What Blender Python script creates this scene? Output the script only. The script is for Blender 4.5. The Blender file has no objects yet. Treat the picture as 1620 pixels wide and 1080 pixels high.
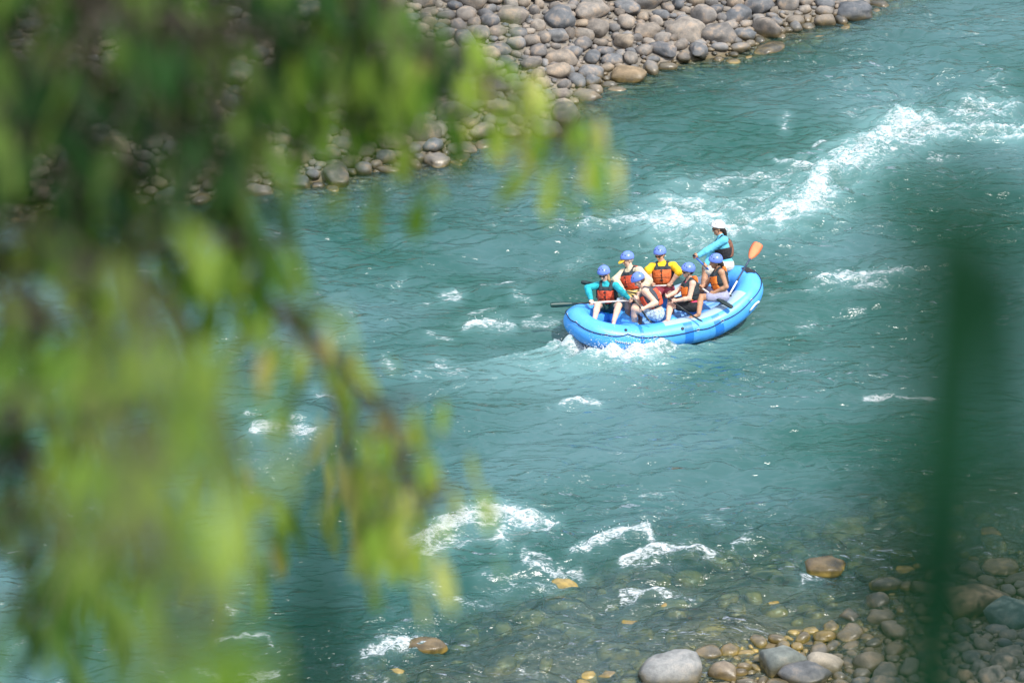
import bpy, bmesh, math, random, time
import numpy as np
from mathutils import Vector, Matrix, noise as mnoise

T0 = time.time()
random.seed(7)
RNG = np.random.default_rng(7)
scene = bpy.context.scene
COL = scene.collection

# ------------------------------------------------------------------ camera, sky, sun, exposure
PITCH = math.radians(25.0)
DIST = 71.0
IW, IH = 1620, 1080
FPX = 85.0 * DIST                                   # focal length in photo pixels
CAM = np.array([0.0, -DIST * math.cos(PITCH), DIST * math.sin(PITCH)])
FWD = np.array([0.0, math.cos(PITCH), -math.sin(PITCH)])
RIGHT = np.array([1.0, 0.0, 0.0])
UPV = np.cross(RIGHT, FWD)

cam_data = bpy.data.cameras.new('camera')
cam = bpy.data.objects.new('camera', cam_data)
COL.objects.link(cam)
cam.location = CAM
cam.rotation_euler = (math.pi / 2 - PITCH, 0, 0)
cam_data.sensor_width = 36.0
cam_data.lens = FPX / IW * 36.0
cam_data.clip_start = 0.1
cam_data.clip_end = 3000
cam_data.dof.use_dof = True
cam_data.dof.focus_distance = 70.4
cam_data.dof.aperture_fstop = 3.3
scene.camera = cam

SUN_DIR = Vector((0.42, -0.40, 0.85)).normalized()   # towards the sun
sun_el = math.asin(SUN_DIR.z)
sun_az = math.atan2(SUN_DIR.x, SUN_DIR.y)
world = bpy.data.worlds.new('World')
scene.world = world
world.use_nodes = True
wn = world.node_tree
sky = wn.nodes.new('ShaderNodeTexSky')
sky.sky_type = 'NISHITA'
sky.sun_disc = False
sky.sun_elevation = sun_el
sky.sun_rotation = sun_az
sky.dust_density = 2.0
bg = wn.nodes['Background']
bg.inputs['Strength'].default_value = 0.135
wtc = wn.nodes.new('ShaderNodeTexCoord')
wnz = wn.nodes.new('ShaderNodeTexNoise'); wnz.inputs['Scale'].default_value = 2.2; wnz.inputs['Detail'].default_value = 6.0
wn.links.new(wtc.outputs['Generated'], wnz.inputs['Vector'])
wrp = wn.nodes.new('ShaderNodeMapRange'); wrp.interpolation_type = 'SMOOTHSTEP'
wrp.inputs['From Min'].default_value = 0.36; wrp.inputs['From Max'].default_value = 0.70; wrp.inputs['To Min'].default_value = 0.45; wrp.inputs['To Max'].default_value = 0.9
wn.links.new(wnz.outputs['Fac'], wrp.inputs['Value'])
wmx = wn.nodes.new('ShaderNodeMix'); wmx.data_type = 'RGBA'
wn.links.new(wrp.outputs[0], wmx.inputs[0]); wn.links.new(sky.outputs[0], wmx.inputs[6]); wmx.inputs[7].default_value = (13.5, 14.8, 17.8, 1)
wn.links.new(wmx.outputs[2], bg.inputs['Color'])

sun_data = bpy.data.lights.new('sun', 'SUN')
sun_data.energy = 5.0
sun_data.angle = math.radians(0.53)
sun_data.color = (1.0, 0.95, 0.87)
sun = bpy.data.objects.new('sun', sun_data)
COL.objects.link(sun)
sun.location = (20, -30, 60)
sun.rotation_euler = SUN_DIR.to_track_quat('Z', 'Y').to_euler()

scene.view_settings.view_transform = 'Standard'
scene.view_settings.look = 'None'
scene.view_settings.gamma = 1.0
scene.view_settings.exposure = 0.04
scene.render.engine = 'CYCLES'
scene.cycles.max_bounces = 8
scene.cycles.transparent_max_bounces = 12
scene.cycles.use_denoising = True
scene.cycles.caustics_reflective = False
scene.cycles.caustics_refractive = False
scene.cycles.sample_clamp_indirect = 6
scene.cycles.sample_clamp_direct = 3

# ------------------------------------------------------------------ projection helpers (photo pixels -> places)
def ray(px, py):
    return FWD + RIGHT * (px - IW / 2) / FPX - UPV * (py - IH / 2) / FPX

def un(px, py, z=0.0):
    r = ray(px, py)
    return CAM + r * ((z - CAM[2]) / r[2])

def at(px, py, w):
    return CAM + ray(px, py) * w

def depth_of(p):
    return float((np.asarray(p) - CAM) @ FWD)

def nrm(v):
    v = np.asarray(v, float)
    return v / (np.linalg.norm(v) + 1e-12)

# ------------------------------------------------------------------ object helpers
def tag(o, label=None, cat=None, group=None, kind=None):
    if label: o['label'] = label
    if cat: o['category'] = cat
    if group: o['group'] = group
    if kind: o['kind'] = kind
    return o

def empty(name, loc=(0, 0, 0), rz=0.0):
    o = bpy.data.objects.new(name, None)
    o.empty_display_size = 0.1
    COL.objects.link(o)
    o.location = Vector(loc)
    o.rotation_euler = (0, 0, rz)
    return o

def link(name, me, mat=None, parent=None, smooth=True):
    if mat is not None and not me.materials:
        me.materials.append(mat)
    if smooth and len(me.polygons):
        me.polygons.foreach_set('use_smooth', np.ones(len(me.polygons), bool))
    o = bpy.data.objects.new(name, me)
    COL.objects.link(o)
    if parent is not None:
        o.parent = parent
    return o

def mesh_np(name, V, F):
    """V (n,3) float, F (m,3|4) int -> mesh, fast"""
    me = bpy.data.meshes.new(name)
    V = np.asarray(V, np.float32); F = np.asarray(F, np.int32)
    m, k = F.shape
    me.vertices.add(len(V)); me.vertices.foreach_set('co', V.ravel())
    me.loops.add(m * k); me.loops.foreach_set('vertex_index', F.ravel())
    me.polygons.add(m)
    me.polygons.foreach_set('loop_start', np.arange(0, m * k, k, dtype=np.int32))
    me.update(calc_edges=True)
    return me

def join_meshes(parts):
    """parts: list of (V,F) with same face size"""
    Vs, Fs, n = [], [], 0
    for V, F in parts:
        Vs.append(np.asarray(V)); Fs.append(np.asarray(F) + n); n += len(V)
    return np.concatenate(Vs), np.concatenate(Fs)

def sweep(path, radii, nseg=8, closed=False, cap=True, up=(0, 0, 1)):
    """tube along a polyline -> V, F (quads; caps as fans of degenerate quads)"""
    path = np.asarray(path, float); n = len(path)
    radii = np.broadcast_to(np.asarray(radii, float), (n,))
    if closed:
        tan = np.roll(path, -1, 0) - np.roll(path, 1, 0)
    else:
        tan = np.gradient(path, axis=0)
    tan /= np.linalg.norm(tan, axis=1, keepdims=True) + 1e-12
    up = np.asarray(up, float)
    a = np.cross(tan, up)
    bad = np.linalg.norm(a, axis=1) < 1e-3
    a[bad] = np.cross(tan[bad], np.array([1.0, 0.13, 0]))
    a /= np.linalg.norm(a, axis=1, keepdims=True)
    b = np.cross(a, tan)
    th = np.linspace(0, 2 * np.pi, nseg, endpoint=False)
    ring = a[:, None, :] * np.cos(th)[None, :, None] + b[:, None, :] * np.sin(th)[None, :, None]
    V = path[:, None, :] + ring * radii[:, None, None]
    V = V.reshape(-1, 3)
    i = np.arange(n if closed else n - 1)[:, None]; j = np.arange(nseg)[None, :]
    i2 = (i + 1) % n; j2 = (j + 1) % nseg
    F = np.stack([i * nseg + j, i * nseg + j2, i2 * nseg + j2, i2 * nseg + j], -1).reshape(-1, 4)[:, ::-1]
    if cap and not closed:
        c0, c1 = len(V), len(V) + 1
        V = np.concatenate([V, path[:1], path[-1:]])
        jj = np.arange(0, nseg, 2)
        f0 = np.stack([np.full(len(jj), c0), jj, (jj + 1) % nseg, (jj + 2) % nseg], -1)
        o = (n - 1) * nseg
        f1 = np.stack([np.full(len(jj), c1), o + (jj + 2) % nseg, o + (jj + 1) % nseg, o + jj], -1)
        F = np.concatenate([F, f0, f1])
    return V, F

# ------------------------------------------------------------------ materials
def new_mat(name):
    m = bpy.data.materials.new(name)
    m.use_nodes = True
    nt = m.node_tree
    b = nt.nodes['Principled BSDF']
    return m, nt, b

def N(nt, kind, **kw):
    n = nt.nodes.new(kind)
    for k, v in kw.items():
        if k.startswith('in_'):
            key = k[3:]
            key = int(key) if key.isdigit() else key.replace('_', ' ')
            n.inputs[key].default_value = v
        else:
            setattr(n, k, v)
    return n

def math_n(nt, op, a, b=None, c=None, clamp=False):
    n = nt.nodes.new('ShaderNodeMath'); n.operation = op; n.use_clamp = clamp
    for i, s in enumerate((a, b, c)):
        if s is None: continue
        if isinstance(s, (int, float)): n.inputs[i].default_value = s
        else: nt.links.new(s, n.inputs[i])
    return n.outputs[0]

def smoothstep(nt, x, lo, hi):
    n = nt.nodes.new('ShaderNodeMapRange'); n.interpolation_type = 'SMOOTHSTEP'
    n.inputs['From Min'].default_value = lo; n.inputs['From Max'].default_value = hi
    nt.links.new(x, n.inputs['Value'])
    return n.outputs['Result']

def mixc(nt, fac, a, b, blend='MIX'):
    n = nt.nodes.new('ShaderNodeMix'); n.data_type = 'RGBA'; n.blend_type = blend
    if isinstance(fac, (int, float)): n.inputs[0].default_value = fac
    else: nt.links.new(fac, n.inputs[0])
    for idx, s in ((6, a), (7, b)):
        if isinstance(s, tuple): n.inputs[idx].default_value = (*s, 1.0) if len(s) == 3 else s
        else: nt.links.new(s, n.inputs[idx])
    return n.outputs[2]

def ramp(nt, fac, stops):
    n = nt.nodes.new('ShaderNodeValToRGB')
    e = n.color_ramp.elements
    e[0].position, e[0].color = stops[0][0], (*stops[0][1], 1)
    e[1].position, e[1].color = stops[-1][0], (*stops[-1][1], 1)
    for p, c in stops[1:-1]:
        k = e.new(p); k.color = (*c, 1)
    nt.links.new(fac, n.inputs[0])
    return n.outputs[0]

def simple_mat(name, col, rough=0.6, var=0.12, scale=14.0, bump=0.0, spec=0.4, bump_scale=60.0):
    m, nt, b = new_mat(name)
    tc = N(nt, 'ShaderNodeTexCoord')
    nz = N(nt, 'ShaderNodeTexNoise', in_Scale=scale, in_Detail=5.0)
    nt.links.new(tc.outputs['Object'], nz.inputs['Vector'])
    dark = tuple(c * (1 - var * 1.6) for c in col); lite = tuple(min(1, c * (1 + var)) for c in col)
    c = ramp(nt, nz.outputs['Fac'], [(0.3, dark), (0.7, lite)])
    nt.links.new(c, b.inputs['Base Color'])
    b.inputs['Roughness'].default_value = rough
    b.inputs['Specular IOR Level'].default_value = spec
    if bump:
        nb = N(nt, 'ShaderNodeTexNoise', in_Scale=bump_scale, in_Detail=4.0)
        nt.links.new(tc.outputs['Object'], nb.inputs['Vector'])
        bp = N(nt, 'ShaderNodeBump', in_Strength=min(1.0, bump * 1.8), in_Distance=0.03)
        nt.links.new(nb.outputs['Fac'], bp.inputs['Height'])
        nt.links.new(bp.outputs['Normal'], b.inputs['Normal'])
    return m

MATS = {}
def M(name, *a, **k):
    if name not in MATS:
        MATS[name] = simple_mat(name, *a, **k)
    return MATS[name]

def skin_mat(name, col):
    if name in MATS: return MATS[name]
    m = simple_mat(name, col, rough=0.5, var=0.08, scale=20, spec=0.35)
    b = m.node_tree.nodes['Principled BSDF']
    b.inputs['Subsurface Weight'].default_value = 0.12
    b.inputs['Subsurface Radius'].default_value = (0.02, 0.008, 0.004)
    b.inputs['Subsurface Scale'].default_value = 0.3
    MATS[name] = m
    return m

# ---- stone material: hue per stone, speckle, veins, wet band near the water line, ochre algae under water
def stone_mat(name, per_island=False, fixed=None):
    m, nt, b = new_mat(name)
    geo = N(nt, 'ShaderNodeNewGeometry')
    oi = N(nt, 'ShaderNodeObjectInfo')
    rnd = geo.outputs['Random Per Island'] if per_island else oi.outputs['Random']
    tc = N(nt, 'ShaderNodeTexCoord')
    off = math_n(nt, 'MULTIPLY', rnd, 57.0)
    vadd = N(nt, 'ShaderNodeVectorMath', operation='ADD')
    nt.links.new(geo.outputs['Position'], vadd.inputs[0])
    comb = N(nt, 'ShaderNodeCombineXYZ')
    nt.links.new(off, comb.inputs[0]); nt.links.new(off, comb.inputs[1])
    nt.links.new(comb.outputs[0], vadd.inputs[1])
    base = ramp(nt, rnd, [(0.0, (0.12, 0.13, 0.14)), (0.16, (0.25, 0.25, 0.245)), (0.30, (0.29, 0.235, 0.17)),
                          (0.42, (0.105, 0.12, 0.14)), (0.55, (0.37, 0.32, 0.26)), (0.68, (0.18, 0.175, 0.17)),
                          (0.80, (0.35, 0.28, 0.20)), (0.9, (0.16, 0.175, 0.185)), (1.0, (0.22, 0.175, 0.13))])
    if fixed: base = ramp(nt, rnd, [(0.0, fixed), (1.0, tuple(c * 1.06 for c in fixed))])
    n1 = N(nt, 'ShaderNodeTexNoise', in_Scale=5.0, in_Detail=6.0, in_Roughness=0.6)
    n2 = N(nt, 'ShaderNodeTexNoise', in_Scale=60.0, in_Detail=3.0, in_Roughness=0.7)
    for n in (n1, n2): nt.links.new(vadd.outputs[0], n.inputs['Vector'])
    warm = mixc(nt, smoothstep(nt, n1.outputs['Fac'], 0.48, 0.68), base, (0.36, 0.255, 0.165))
    wmix = mixc(nt, 0.2 if fixed else 0.55, base, warm)
    shade = ramp(nt, n1.outputs['Fac'], [(0.3, (0.42, 0.42, 0.42)), (0.65, (0.92, 0.92, 0.92))])
    c1 = mixc(nt, 1.0, wmix, shade, 'MULTIPLY')
    speck = ramp(nt, n2.outputs['Fac'], [(0.32, (0.72, 0.72, 0.72)), (0.5, (1, 1, 1)), (0.72, (1.22, 1.2, 1.17))])
    c2 = mixc(nt, 1.0, c1, speck, 'MULTIPLY')
    sep = N(nt, 'ShaderNodeSeparateXYZ'); nt.links.new(geo.outputs['Position'], sep.inputs[0])
    wl = math_n(nt, 'ADD', sep.outputs['Z'], math_n(nt, 'MULTIPLY', n1.outputs['Fac'], -0.16))
    wet = math_n(nt, 'SUBTRACT', 1.0, smoothstep(nt, wl, -0.03, 0.13))
    algae = mixc(nt, smoothstep(nt, n1.outputs['Fac'], 0.35, 0.6), (0.16, 0.125, 0.03), (0.36, 0.25, 0.055))
    wetc = mixc(nt, math_n(nt, 'SUBTRACT', 0.85, math_n(nt, 'MULTIPLY', smoothstep(nt, sep.outputs['Z'], -0.08, 0.04), 0.7)), mixc(nt, 1.0, c2, (0.42, 0.42, 0.40), 'MULTIPLY'), algae)
    c3 = mixc(nt, wet, c2, wetc)
    nt.links.new(c3, b.inputs['Base Color'])
    rg = N(nt, 'ShaderNodeMix'); rg.data_type = 'FLOAT'
    nt.links.new(wet, rg.inputs[0]); rg.inputs[2].default_value = 0.8; rg.inputs[3].default_value = 0.22
    nt.links.new(rg.outputs[0], b.inputs['Roughness'])
    bp = N(nt, 'ShaderNodeBump', in_Strength=0.5, in_Distance=0.03)
    hsum = math_n(nt, 'ADD', math_n(nt, 'MULTIPLY', n1.outputs['Fac'], 1.0), math_n(nt, 'MULTIPLY', n2.outputs['Fac'], 0.25))
    nt.links.new(hsum, bp.inputs['Height']); nt.links.new(bp.outputs['Normal'], b.inputs['Normal'])
    return m

STONE = stone_mat('river_stone')
STONE_SMALL = stone_mat('river_pebbles', per_island=True)

# ------------------------------------------------------------------ terrain
FAR_X = np.array([-150, -60, -20, -8.7, -6.15, -4.3, -2.75, -0.6, 0.67, 1.6, 2.7, 4.1, 6.0, 7.5, 8.8, 12, 20, 60, 150])
FAR_Y = np.array([-30, -8, 3.0, 6.4, 6.9, 7.9, 8.8, 9.8, 10.7, 12.6, 13.7, 15.2, 16.2, 17.4, 19.4, 22.5, 27, 47, 82])
NEAR_X = np.array([-150, -60, -20, -8, -2, 0.2, 1.9, 3.2, 4.4, 5.3, 6.0, 7.0, 8.6, 12, 20, 60, 150])
NEAR_Y = np.array([-52, -40, -26, -20.0, -17.0, -15.2, -14.0, -13.5, -13.2, -12.7, -11.8, -11.0, -10.3, -8.6, -5.0, 9, 37])

NOISE_TAB = {}
def vnoise(x, y, s, seed=0):
    """smooth value noise, vectorised"""
    if seed not in NOISE_TAB: NOISE_TAB[seed] = np.random.default_rng(1000 + seed).random((256, 256))
    r = NOISE_TAB[seed]
    X = np.asarray(x) * s + 1000.0; Y = np.asarray(y) * s + 1000.0
    xi = np.floor(X).astype(int); yi = np.floor(Y).astype(int)
    fx = X - xi; fy = Y - yi
    fx = fx * fx * (3 - 2 * fx); fy = fy * fy * (3 - 2 * fy)
    g = lambda a, b: r[a & 255, b & 255]
    return (g(xi, yi) * (1 - fx) + g(xi + 1, yi) * fx) * (1 - fy) + (g(xi, yi + 1) * (1 - fx) + g(xi + 1, yi + 1) * fx) * fy

def terrain_z(x, y):
    x = np.asarray(x, float); y = np.asarray(y, float)
    df = y - np.interp(x, FAR_X, FAR_Y) + (vnoise(x, y, 0.8, 41) - .5) * 1.1                 # >0: on far land
    dn = np.interp(x, NEAR_X, NEAR_Y) - y               # >0: on near land
    zf = np.where(df > 0, 0.02 + 0.17 * df, 0.30 * df)
    zf = np.where(df > 12, np.minimum(0.02 + 0.17 * 12 + 1.2 * (df - 12), 13.0 + 0.1 * df) + 3.5 * (vnoise(x, y, 0.35, 42) - .5) * np.clip((df - 12) / 6, 0, 1), zf)  # unseen far hill, steepened and capped so its reflection darkens the upper river
    zf = np.minimum(zf, 45)
    shelf = np.where(-dn < 5.0, 0.055 * dn, -0.275 - 0.35 * (-dn - 5.0))
    zn = np.where(dn > 0, 0.02 + 0.09 * dn, shelf)
    hill = 1.2 + 0.612 * (-20.0 - y)
    zn = np.where(dn > 0, np.maximum(zn * (dn < 9) + (dn >= 9) * 1.2, np.minimum(hill, 28.3)), zn)
    water = np.maximum(zf, zn)
    deep = np.maximum(water, -1.9)
    bumps = (vnoise(x, y, 0.55, 1) - 0.5) * 0.22 + (vnoise(x, y, 1.7, 2) - 0.5) * 0.10
    return deep + bumps * np.where(deep > -0.05, 1.0, 0.45)

def axis(lo, hi, step, far_lo, far_hi, grow=1.25):
    a = list(np.arange(lo, hi + 1e-6, step))
    s = step
    while a[-1] < far_hi:
        s *= grow; a.append(min(a[-1] + s, far_hi))
    s = step
    while a[0] > far_lo:
        s *= grow; a.insert(0, max(a[0] - s, far_lo))
    return np.array(a)

def grid_mesh(name, xs, ys, zfun):
    X, Y = np.meshgrid(xs, ys, indexing='ij')
    Z = zfun(X, Y)
    V = np.stack([X, Y, Z], -1).reshape(-1, 3)
    nx, ny = X.shape
    i = np.arange(nx - 1)[:, None]; j = np.arange(ny - 1)[None, :]
    F = np.stack([i * ny + j, (i + 1) * ny + j, (i + 1) * ny + j + 1, i * ny + j + 1], -1).reshape(-1, 4)
    return mesh_np(name, V, F), X, Y, Z

m, nt, b = new_mat('river_gravel')
geo = N(nt, 'ShaderNodeNewGeometry')
vor = N(nt, 'ShaderNodeTexVoronoi', in_Scale=9.0)
nz = N(nt, 'ShaderNodeTexNoise', in_Scale=3.0, in_Detail=6.0)
for n_ in (vor, nz): nt.links.new(geo.outputs['Position'], n_.inputs['Vector'])
sepc = N(nt, 'ShaderNodeSeparateColor'); nt.links.new(vor.outputs['Color'], sepc.inputs[0])
gc = ramp(nt, sepc.outputs[0], [(0, (0.12, 0.115, 0.105)), (0.4, (0.22, 0.19, 0.155)), (0.7, (0.17, 0.17, 0.165)), (1, (0.29, 0.23, 0.17))])
gc = mixc(nt, 0.5, gc, ramp(nt, nz.outputs['Fac'], [(0.3, (0.10, 0.09, 0.07)), (0.7, (0.25, 0.205, 0.15))]))
sep = N(nt, 'ShaderNodeSeparateXYZ'); nt.links.new(geo.outputs['Position'], sep.inputs[0])
wet = math_n(nt, 'SUBTRACT', 1.0, smoothstep(nt, sep.outputs['Z'], -0.02, 0.1))
gw = mixc(nt, wet, gc, mixc(nt, 0.5, mixc(nt, 1.0, gc, (0.5, 0.48, 0.42), 'MULTIPLY'), (0.16, 0.12, 0.045)))
hillf = smoothstep(nt, sep.outputs['Z'], 1.6, 3.0)
gw = mixc(nt, hillf, gw, (0.028, 0.05, 0.016))
nt.links.new(gw, b.inputs['Base Color']); b.inputs['Roughness'].default_value = 0.85
bp = N(nt, 'ShaderNodeBump', in_Strength=0.8, in_Distance=0.05)
nt.links.new(vor.outputs['Distance'], bp.inputs['Height']); bp.invert = True
nt.links.new(bp.outputs['Normal'], b.inputs['Normal'])
GRAVEL = m

xs = axis(-14, 14, 0.14, -150, 150); ys = axis(-15, 24, 0.14, -120, 220)
me, *_ = grid_mesh('ground', xs, ys, terrain_z)
ground = tag(link('ground', me, GRAVEL), kind='structure')

# ------------------------------------------------------------------ raft placement (used by the water too)
HEAD = math.radians(25.0)
RAFT_C = np.array([2.84, 0.61, 0.0])
RU = np.array([-math.cos(HEAD), -math.sin(HEAD), 0.0])     # towards the bow
RN = np.array([math.sin(HEAD), -math.cos(HEAD), 0.0])      # towards the raft's left side (camera side)
RA, RB, RR = 1.73, 0.66, 0.255                              # centre line half axes, tube radius

# ------------------------------------------------------------------ river water
FLOW = math.radians(205)                                    # downstream: to the left, a little towards the camera

def fft_tile(n, size, lam_lo, lam_hi, power, spread, seed, direction):
    r = np.random.default_rng(seed)
    k = np.fft.fftfreq(n, size / n) * 2 * np.pi
    KX, KY = np.meshgrid(k, k, indexing='ij')
    K = np.hypot(KX, KY); K[0, 0] = 1
    lam = 2 * np.pi / K
    A = K ** (-power) * (1 / (1 + np.exp((lam - lam_hi) / (0.18 * lam_hi)))) * (1 / (1 + np.exp((lam_lo - lam) / (0.2 * lam_lo))))
    ang = np.arctan2(KY, KX) - direction
    A *= spread + (1 - spread) * np.abs(np.cos(ang)) ** 2
    A[0, 0] = 0
    ph = np.exp(2j * np.pi * r.random((n, n)))
    S = A * ph
    h = np.fft.ifft2(S).real
    dx = np.fft.ifft2(-1j * KX / K * S).real; dy = np.fft.ifft2(-1j * KY / K * S).real
    s = h.std()
    return h / s, dx / s, dy / s

def sample(tile, size, x, y):
    n = tile.shape[0]
    X = (x / size * n) % n; Y = (y / size * n) % n
    xi = X.astype(int); yi = Y.astype(int); fx = X - xi; fy = Y - yi
    x1 = (xi + 1) % n; y1 = (yi + 1) % n; xi %= n; yi %= n
    return (tile[xi, yi] * (1 - fx) + tile[x1, yi] * fx) * (1 - fy) + (tile[xi, y1] * (1 - fx) + tile[x1, y1] * fx) * fy

# white water: strokes given as photo pixels (x, y, radius) laid on the water plane, strength, lift of the wave in m
STROKES = [
    # the rapid behind the raft
    ([(1620, 214, 10), (1560, 212, 9), (1490, 206, 10), (1440, 208, 22), (1405, 222, 24), (1370, 246, 20), (1335, 268, 24), (1305, 285, 20)], .88, .16),
    ([(1600, 178, 12), (1555, 180, 16), (1510, 186, 10)], .75, .16),
    ([(1460, 226, 12), (1420, 240, 12), (1380, 258, 12)], .75, .05),
    ([(1470, 252, 5), (1500, 250, 4)], .8, .03),
    ([(1305, 285, 18), (1295, 315, 26), (1265, 335, 22), (1230, 352, 16), (1180, 362, 10), (1150, 364, 8)], .88, .12),
    ([(1350, 268, 14), (1300, 272, 12), (1255, 262, 9), (1228, 258, 5)], .85, .06),
    ([(1250, 285, 12), (1200, 280, 10), (1160, 287, 8), (1120, 300, 7)], .66, .03),
    ([(1230, 305, 20), (1190, 330, 20), (1150, 345, 18)], .6, .02),
    ([(1130, 352, 26), (1080, 355, 28), (1040, 362, 18)], .86, .05),
    ([(1060, 342, 12), (1010, 345, 8), (960, 352, 5), (920, 358, 4)], .7, .03),
    ([(1060, 385, 14), (1110, 400, 14)], .55, .0),
    ([(1300, 228, 8), (1290, 230, 6)], .85, .03),
    ([(1245, 185, 5), (1240, 200, 6)], .7, .0),
    ([(1370, 185, 8), (1340, 178, 8), (1400, 168, 6)], .5, .0),
    ([(1440, 195, 8), (1480, 190, 6)], .6, .0), ([(1410, 150, 5), (1470, 155, 4)], .45, .0),
    ([(1590, 120, 5), (1560, 130, 5), (1610, 155, 6)], .55, .0),
    ([(1345, 322, 3), (1420, 320, 3)], .35, .0),
    # to the right of the raft
    ([(1440, 437, 4), (1400, 440, 7), (1360, 446, 10), (1310, 452, 11), (1290, 458, 8)], .95, .06),
    ([(1325, 428, 5), (1350, 434, 4)], .7, .02), ([(1400, 458, 5), (1350, 462, 5)], .75, .02),
    ([(1290, 512, 6), (1265, 518, 6)], .6, .01), ([(1330, 496, 3), (1370, 494, 3)], .6, .0), ([(1220, 470, 5), (1280, 468, 4)], .45, .0),
    ([(1370, 630, 4), (1420, 628, 6), (1460, 630, 6), (1495, 633, 3)], .92, .07), ([(1470, 644, 5), (1440, 642, 4)], .5, .0),
    ([(1540, 690, 3), (1560, 700, 3)], .4, .0),
    # left of the raft
    ([(735, 520, 6), (765, 514, 9), (800, 516, 8), (815, 520, 5)], .98, .07),
    ([(700, 470, 6), (722, 466, 7)], .85, .03), ([(690, 472, 5), (660, 480, 4)], .5, .0),
    ([(762, 450, 3), (790, 452, 3), (815, 448, 2)], .75, .01), ([(815, 472, 6), (835, 478, 6)], .75, .02),
    ([(740, 498, 6), (780, 484, 6)], .55, .0), ([(710, 540, 6), (680, 532, 5)], .6, .0),
    ([(735, 588, 6), (690, 580, 8), (660, 592, 6)], .55, .0), ([(850, 500, 6), (830, 512, 5), (880, 512, 8)], .62, .0),
    ([(605, 572, 6), (620, 585, 4)], .7, .0), ([(890, 642, 6), (925, 637, 8), (950, 640, 5)], .85, .04),
    ([(870, 648, 5)], .6, .0), ([(830, 560, 4), (880, 570, 4)], .35, .0),
    ([(785, 355, 4), (800, 362, 4)], .5, .0), ([(860, 350, 4), (830, 345, 3)], .4, .0), ([(1000, 300, 5), (960, 310, 4)], .4, .0),
    ([(640, 440, 4), (620, 460, 5)], .45, .0), ([(900, 420, 8), (930, 400, 8)], .4, .0),
    # riffle over shallow stones at the bottom
    ([(610, 895, 5), (650, 872, 9), (690, 845, 12), (730, 822, 11), (790, 815, 8), (840, 818, 8), (880, 830, 6)], 1.0, .12),
    ([(640, 885, 6), (690, 866, 10), (735, 858, 7)], .85, .02), ([(800, 832, 10), (790, 850, 12), (796, 866, 8)], .92, .05),
    ([(770, 845, 14), (740, 835, 14)], .55, .0), ([(870, 838, 6), (845, 846, 6)], .8, .02),
    ([(905, 875, 5), (940, 862, 7), (985, 852, 9), (1020, 852, 8), (1030, 860, 5)], 1.0, .09),
    ([(985, 888, 6), (1030, 880, 8), (1080, 876, 7), (1130, 882, 4)], .92, .05), ([(1020, 895, 8), (1060, 892, 8)], .6, .0),
    ([(828, 880, 6), (832, 898, 7), (870, 904, 7), (920, 904, 6)], .85, .03), ([(870, 886, 3), (830, 876, 3)], .85, .02),
    ([(985, 944, 5), (1030, 940, 6), (1100, 946, 3)], .88, .05), ([(960, 955, 6), (1000, 955, 5)], .5, .0),
    ([(765, 918, 8), (790, 925, 10), (860, 925, 8), (895, 918, 6)], .52, .0), ([(730, 960, 4), (790, 955, 5), (700, 950, 10)], .45, .0),
    ([(660, 920, 6), (690, 930, 8)], .5, .0), ([(575, 1034, 6), (610, 1020, 8), (660, 1016, 7), (696, 1018, 5)], .98, .07),
    ([(1270, 915, 8), (1295, 908, 9), (1320, 902, 6)], .82, .03), ([(1160, 868, 5), (1185, 860, 6)], .75, .02),
    ([(1120, 815, 6), (1140, 825, 5)], .55, .0), ([(1375, 870, 4), (1400, 868, 4)], .6, .0), ([(1010, 785, 4), (1065, 778, 3)], .6, .01),
    ([(560, 1055, 4), (600, 1060, 6), (620, 1075, 4)], .55, .0), ([(820, 1062, 5), (835, 1070, 5), (860, 1072, 4)], .55, .0),
    # far left
    ([(400, 690, 8), (440, 685, 8), (470, 690, 12), (490, 692, 8)], .92, .06), ([(430, 660, 6), (390, 650, 5)], .7, .0), ([(500, 622, 5), (530, 628, 6)], .75, .02),
    ([(0, 592, 8), (40, 582, 8), (30, 600, 6)], .8, .03), ([(40, 635, 8), (90, 615, 6)], .7, .0), ([(120, 585, 7), (140, 580, 5)], .7, .0),
    ([(115, 702, 6), (145, 700, 7)], .85, .03), ([(110, 820, 4), (160, 806, 6), (195, 800, 4)], .8, .03), ([(210, 790, 3), (228, 788, 3)], .7, .0),
    ([(120, 790, 5), (80, 770, 8), (60, 720, 8)], .5, .0), ([(90, 860, 6), (130, 830, 5)], .45, .0),
    ([(340, 1014, 3), (380, 1012, 4), (425, 1010, 4), (428, 1026, 5)], .85, .03), ([(310, 1060, 5), (360, 1070, 6), (400, 1066, 6), (440, 1058, 4)], .85, .03),
    ([(360, 962, 6), (372, 970, 4)], .75, .02), ([(270, 955, 5), (280, 965, 4)], .5, .0), ([(250, 1050, 8), (270, 1075, 6)], .5, .0),
    ([(20, 1030, 6), (40, 1020, 5)], .5, .0), ([(90, 1075, 4), (110, 1078, 4)], .7, .0), ([(420, 365, 8), (445, 372, 8)], .5, .0), ([(415, 420, 8), (470, 400, 8)], .45, .0),
]
SIN = math.sin(PITCH)

def seg_dist(X, Y, a, b, ra, rb):
    dx, dy = b[0] - a[0], b[1] - a[1]
    L2 = dx * dx + dy * dy + 1e-9
    t = np.clip(((X - a[0]) * dx + (Y - a[1]) * dy) / L2, 0, 1)
    return np.hypot(X - a[0] - t * dx, Y - a[1] - t * dy) / (ra + (rb - ra) * t)

def raft_local(X, Y):
    dx = X - RAFT_C[0]; dy = Y - RAFT_C[1]
    return dx * RU[0] + dy * RU[1], dx * RN[0] + dy * RN[1]

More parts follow.
